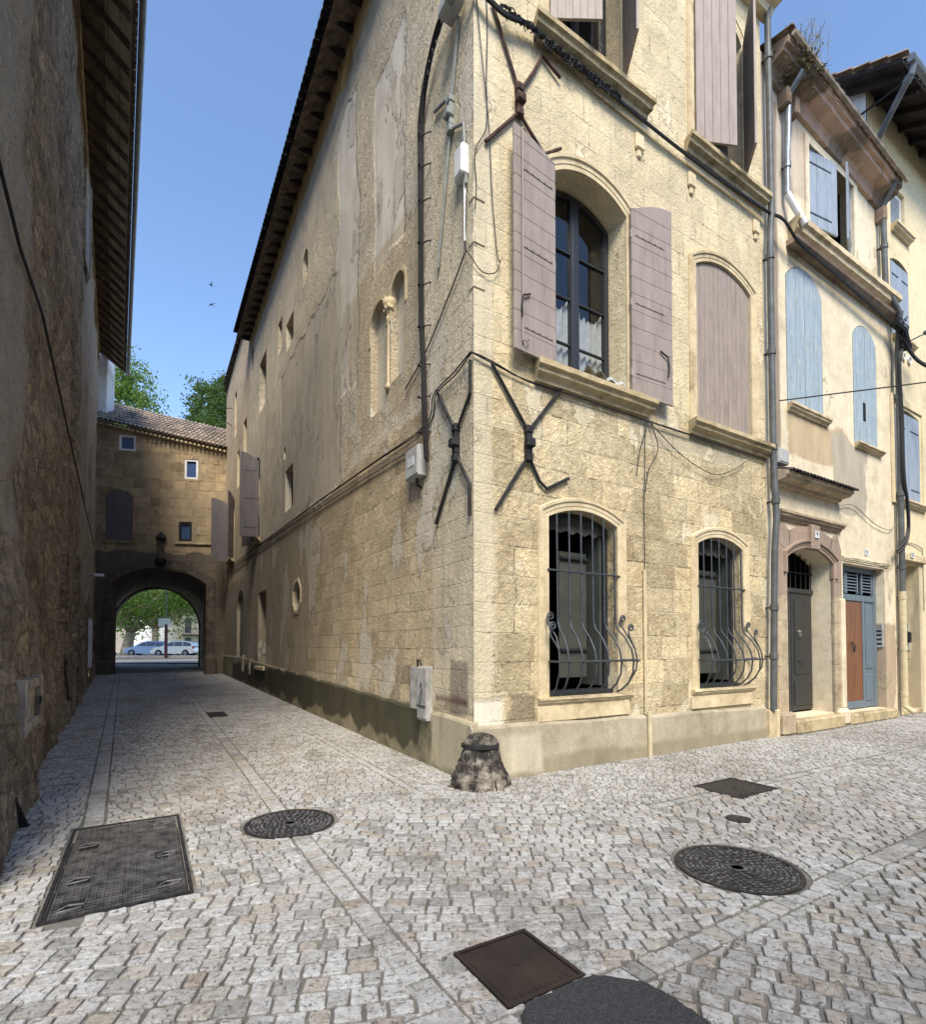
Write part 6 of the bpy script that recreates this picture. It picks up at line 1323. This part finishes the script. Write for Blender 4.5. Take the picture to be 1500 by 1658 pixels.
# ------------------------------------------------------------------ plane trees
BARK = simple('plane_bark', (0.30, 0.26, 0.19), .9, 0, .35, 2.2, .02, c2=(0.13, 0.11, 0.08))
def leaf_mat(name, a, b):
    m = Mat(name, .6, 0, .3); g = m.N('NewGeometry'); c = m.ramp(g.outputs['Random Per Island'], [(0, a), (1, b)]); m.base(c)
    tr = m.N('BsdfTranslucent'); m.L(m.mix(.5, c, (0.30, 0.42, 0.06)), tr.inputs[0]); mx = m.N('MixShader'); mx.inputs[0].default_value = .35
    o = m.nt.nodes['Material Output']; m.L(m.b.outputs[0], mx.inputs[1]); m.L(tr.outputs[0], mx.inputs[2]); m.L(mx.outputs[0], o.inputs[0]); return m.m
LEAFA = leaf_mat('plane_leaves', (0.04, 0.09, 0.015), (0.17, 0.28, 0.045))
LEAFB = leaf_mat('dark_leaves', (0.018, 0.045, 0.014), (0.07, 0.13, 0.035))
def tree(x, y, z, h, trunk_h, spread, label, lm, nleaf=9000, ls=.30, lean=(0, 0), seed=1, low=.35, r0=.45, group='plane trees in the square beyond the arch'):
    R = np.random.default_rng(seed); t = thing('plane_tree', label, 'tree', (x, y, z), 0, group)
    tk = MB(); lx, ly = lean; top = Vector((lx, ly, trunk_h)); tk.tube([(0, 0, -.3), (lx*.2, ly*.2, trunk_h*.3), (lx*.6, ly*.6, trunk_h*.7), top], [r0*1.25, r0, r0*.85, r0*.8], 12)
    tips = []
    for k in range(7):
        a = 2*PI*k/7+R.uniform(-.3, .3); ln = (h-trunk_h)*R.uniform(.6, .95); el = R.uniform(.45, 1.35); d = Vector((math.cos(a)*math.cos(el)*spread/(h-trunk_h)*1.3, math.sin(a)*math.cos(el)*spread/(h-trunk_h)*1.3, math.sin(el)))
        pts = [top]; p = top.copy(); 
        for q in range(5): p = p+d*ln/5+Vector(R.normal(0, .18, 3)); d.z += .05; pts.append(p.copy())
        tk.tube(pts, [r0*.5, r0*.36, r0*.26, r0*.18, r0*.11, r0*.05], 8); tips += pts[2:]
        for m in range(3):
            p0 = pts[int(R.integers(1, 4))]; dd = Vector(R.normal(0, 1, 3)); dd.z = abs(dd.z)*.6; dd.normalize(); q1 = p0+dd*ln*.25; q2 = q1+Vector((dd.x, dd.y, .3))*ln*.2; tk.tube([p0, q1, q2], [r0*.16, r0*.10, r0*.03], 6); tips += [q1, q2]
    tk.build('trunk', BARK, t, smooth=True)
    cl = []
    for p in tips:
        for _ in range(9): cl.append(np.array(p)+R.normal(0, 1, 3)*np.array([1.1, 1.1, .8])*spread*.16)
    for _ in range(int(len(cl)*.9)):
        v = R.normal(0, 1, 3); v /= np.linalg.norm(v); cl.append(np.array([lx, ly, (h+trunk_h)/2+.5])+v*np.array([spread, spread, (h-trunk_h)/2])*R.uniform(.65, 1.0))
    cl = np.array(cl); cl = cl[cl[:, 2] > trunk_h*low+1]; cr = R.uniform(.35, .95, len(cl))*spread*.13
    idx = R.integers(0, len(cl), nleaf); c = cl[idx]+R.normal(0, 1, (nleaf, 3))*cr[idx][:, None]
    u1 = R.normal(0, 1, (nleaf, 3)); u1 /= np.linalg.norm(u1, axis=1)[:, None]; u2 = np.cross(u1, R.normal(0, 1, (nleaf, 3))); u2 /= np.linalg.norm(u2, axis=1)[:, None]
    s = R.uniform(.5, 1.1, nleaf)[:, None]*ls
    V = np.stack([c-u1*s*.5, c+u2*s*.35, c+u1*s*.6, c-u2*s*.35], 1).reshape(-1, 3)
    me = bpy.data.meshes.new('crown'); me.vertices.add(len(V)); me.vertices.foreach_set('co', V.ravel()); me.loops.add(nleaf*4); me.loops.foreach_set('vertex_index', np.arange(nleaf*4)); me.polygons.add(nleaf); me.polygons.foreach_set('loop_start', np.arange(nleaf)*4); me.update(); me.validate()
    me.materials.append(lm); o = bpy.data.objects.new('crown', me); col.objects.link(o); o.parent = t; return t
tree(-30.4, 43.5, .5, 27.0, 9.0, 4.7, 'tall bright green tree rising over the left end of the arch house roof', LEAFA, 80000, .25, seed=3, low=.7)
tree(-19.3, 42.5, .5, 22.5, 9.0, 3.6, 'tall dark green tree rising over the right end of the arch house roof', LEAFB, 80000, .25, seed=5, low=.7)
tree(-38.5, 60, .7, 12, 2.6, 6.0, 'plane tree with a forked trunk at the left of the arch opening', LEAFA, 9000, .34, (.5, 0), seed=8, r0=.6)
tree(-31.6, 66, .7, 13, 4.5, 6.0, 'plane tree with a pale leaning trunk at the right of the arch opening', LEAFA, 7000, .36, (-1.2, 0), seed=9, r0=.55)
tree(-44.0, 75, .8, 13, 3.5, 7.0, 'plane tree further back behind the parked cars', LEAFB, 7000, .4, seed=12, r0=.5)
tag(MB().add([(-260, 140, 0), (60, 150, 0), (60, 150, 14), (-260, 140, 12)], [(0, 1, 2, 3)]).build('hills', simple('far_green_slope', (0.10, 0.13, 0.09), 1, 0, .4, .05)), 'distant green slope', kind='structure') if False else None

# ------------------------------------------------------------------ house added across the street, behind the viewer, for panes to reflect
OH = thing('added_street_house', 'plain cream house added out of view across the street for the windows to reflect', 'house', W(26, 14.0, 0), RA+PI)
oo = []
for k in range(10):
    for (z0, z1) in ((1.0, 3.0), (5.2, 7.6), (9.2, 11.2)): oo.append((opening(2+k*3.4, 3.1+k*3.4, z0, z1, z1), .2))
wall('wall', [(0, -.3), (38, -.3), (38, 11.8), (0, 11.8)], oo, simple('cream_plaster', (0.62, 0.54, 0.38), .9, 0, .15, 1.5), OH)
for (h, d) in oo: MB().bbox(h[0][0], h[1][0], .12, .17, h[0][1], h[2][1], .01).build('shutter', MAUVE, OH)
MB().add([(-.5, -.6, 11.7), (38.5, -.6, 11.7), (38.5, 5, 14.2), (-.5, 5, 14.2), (38.5, 10, 11.7), (-.5, 10, 11.7)], [(0, 1, 2, 3), (3, 2, 4, 5)]).build('roof', TILEP, OH)
MB().add([(0, 0, -.3), (0, 10, -.3), (0, 10, 11.8), (0, 0, 11.8), (38, 0, -.3), (38, 10, -.3), (38, 10, 11.8), (38, 0, 11.8)], [(0, 1, 2, 3), (4, 5, 6, 7)]).build('side_walls', CREAMP, OH)
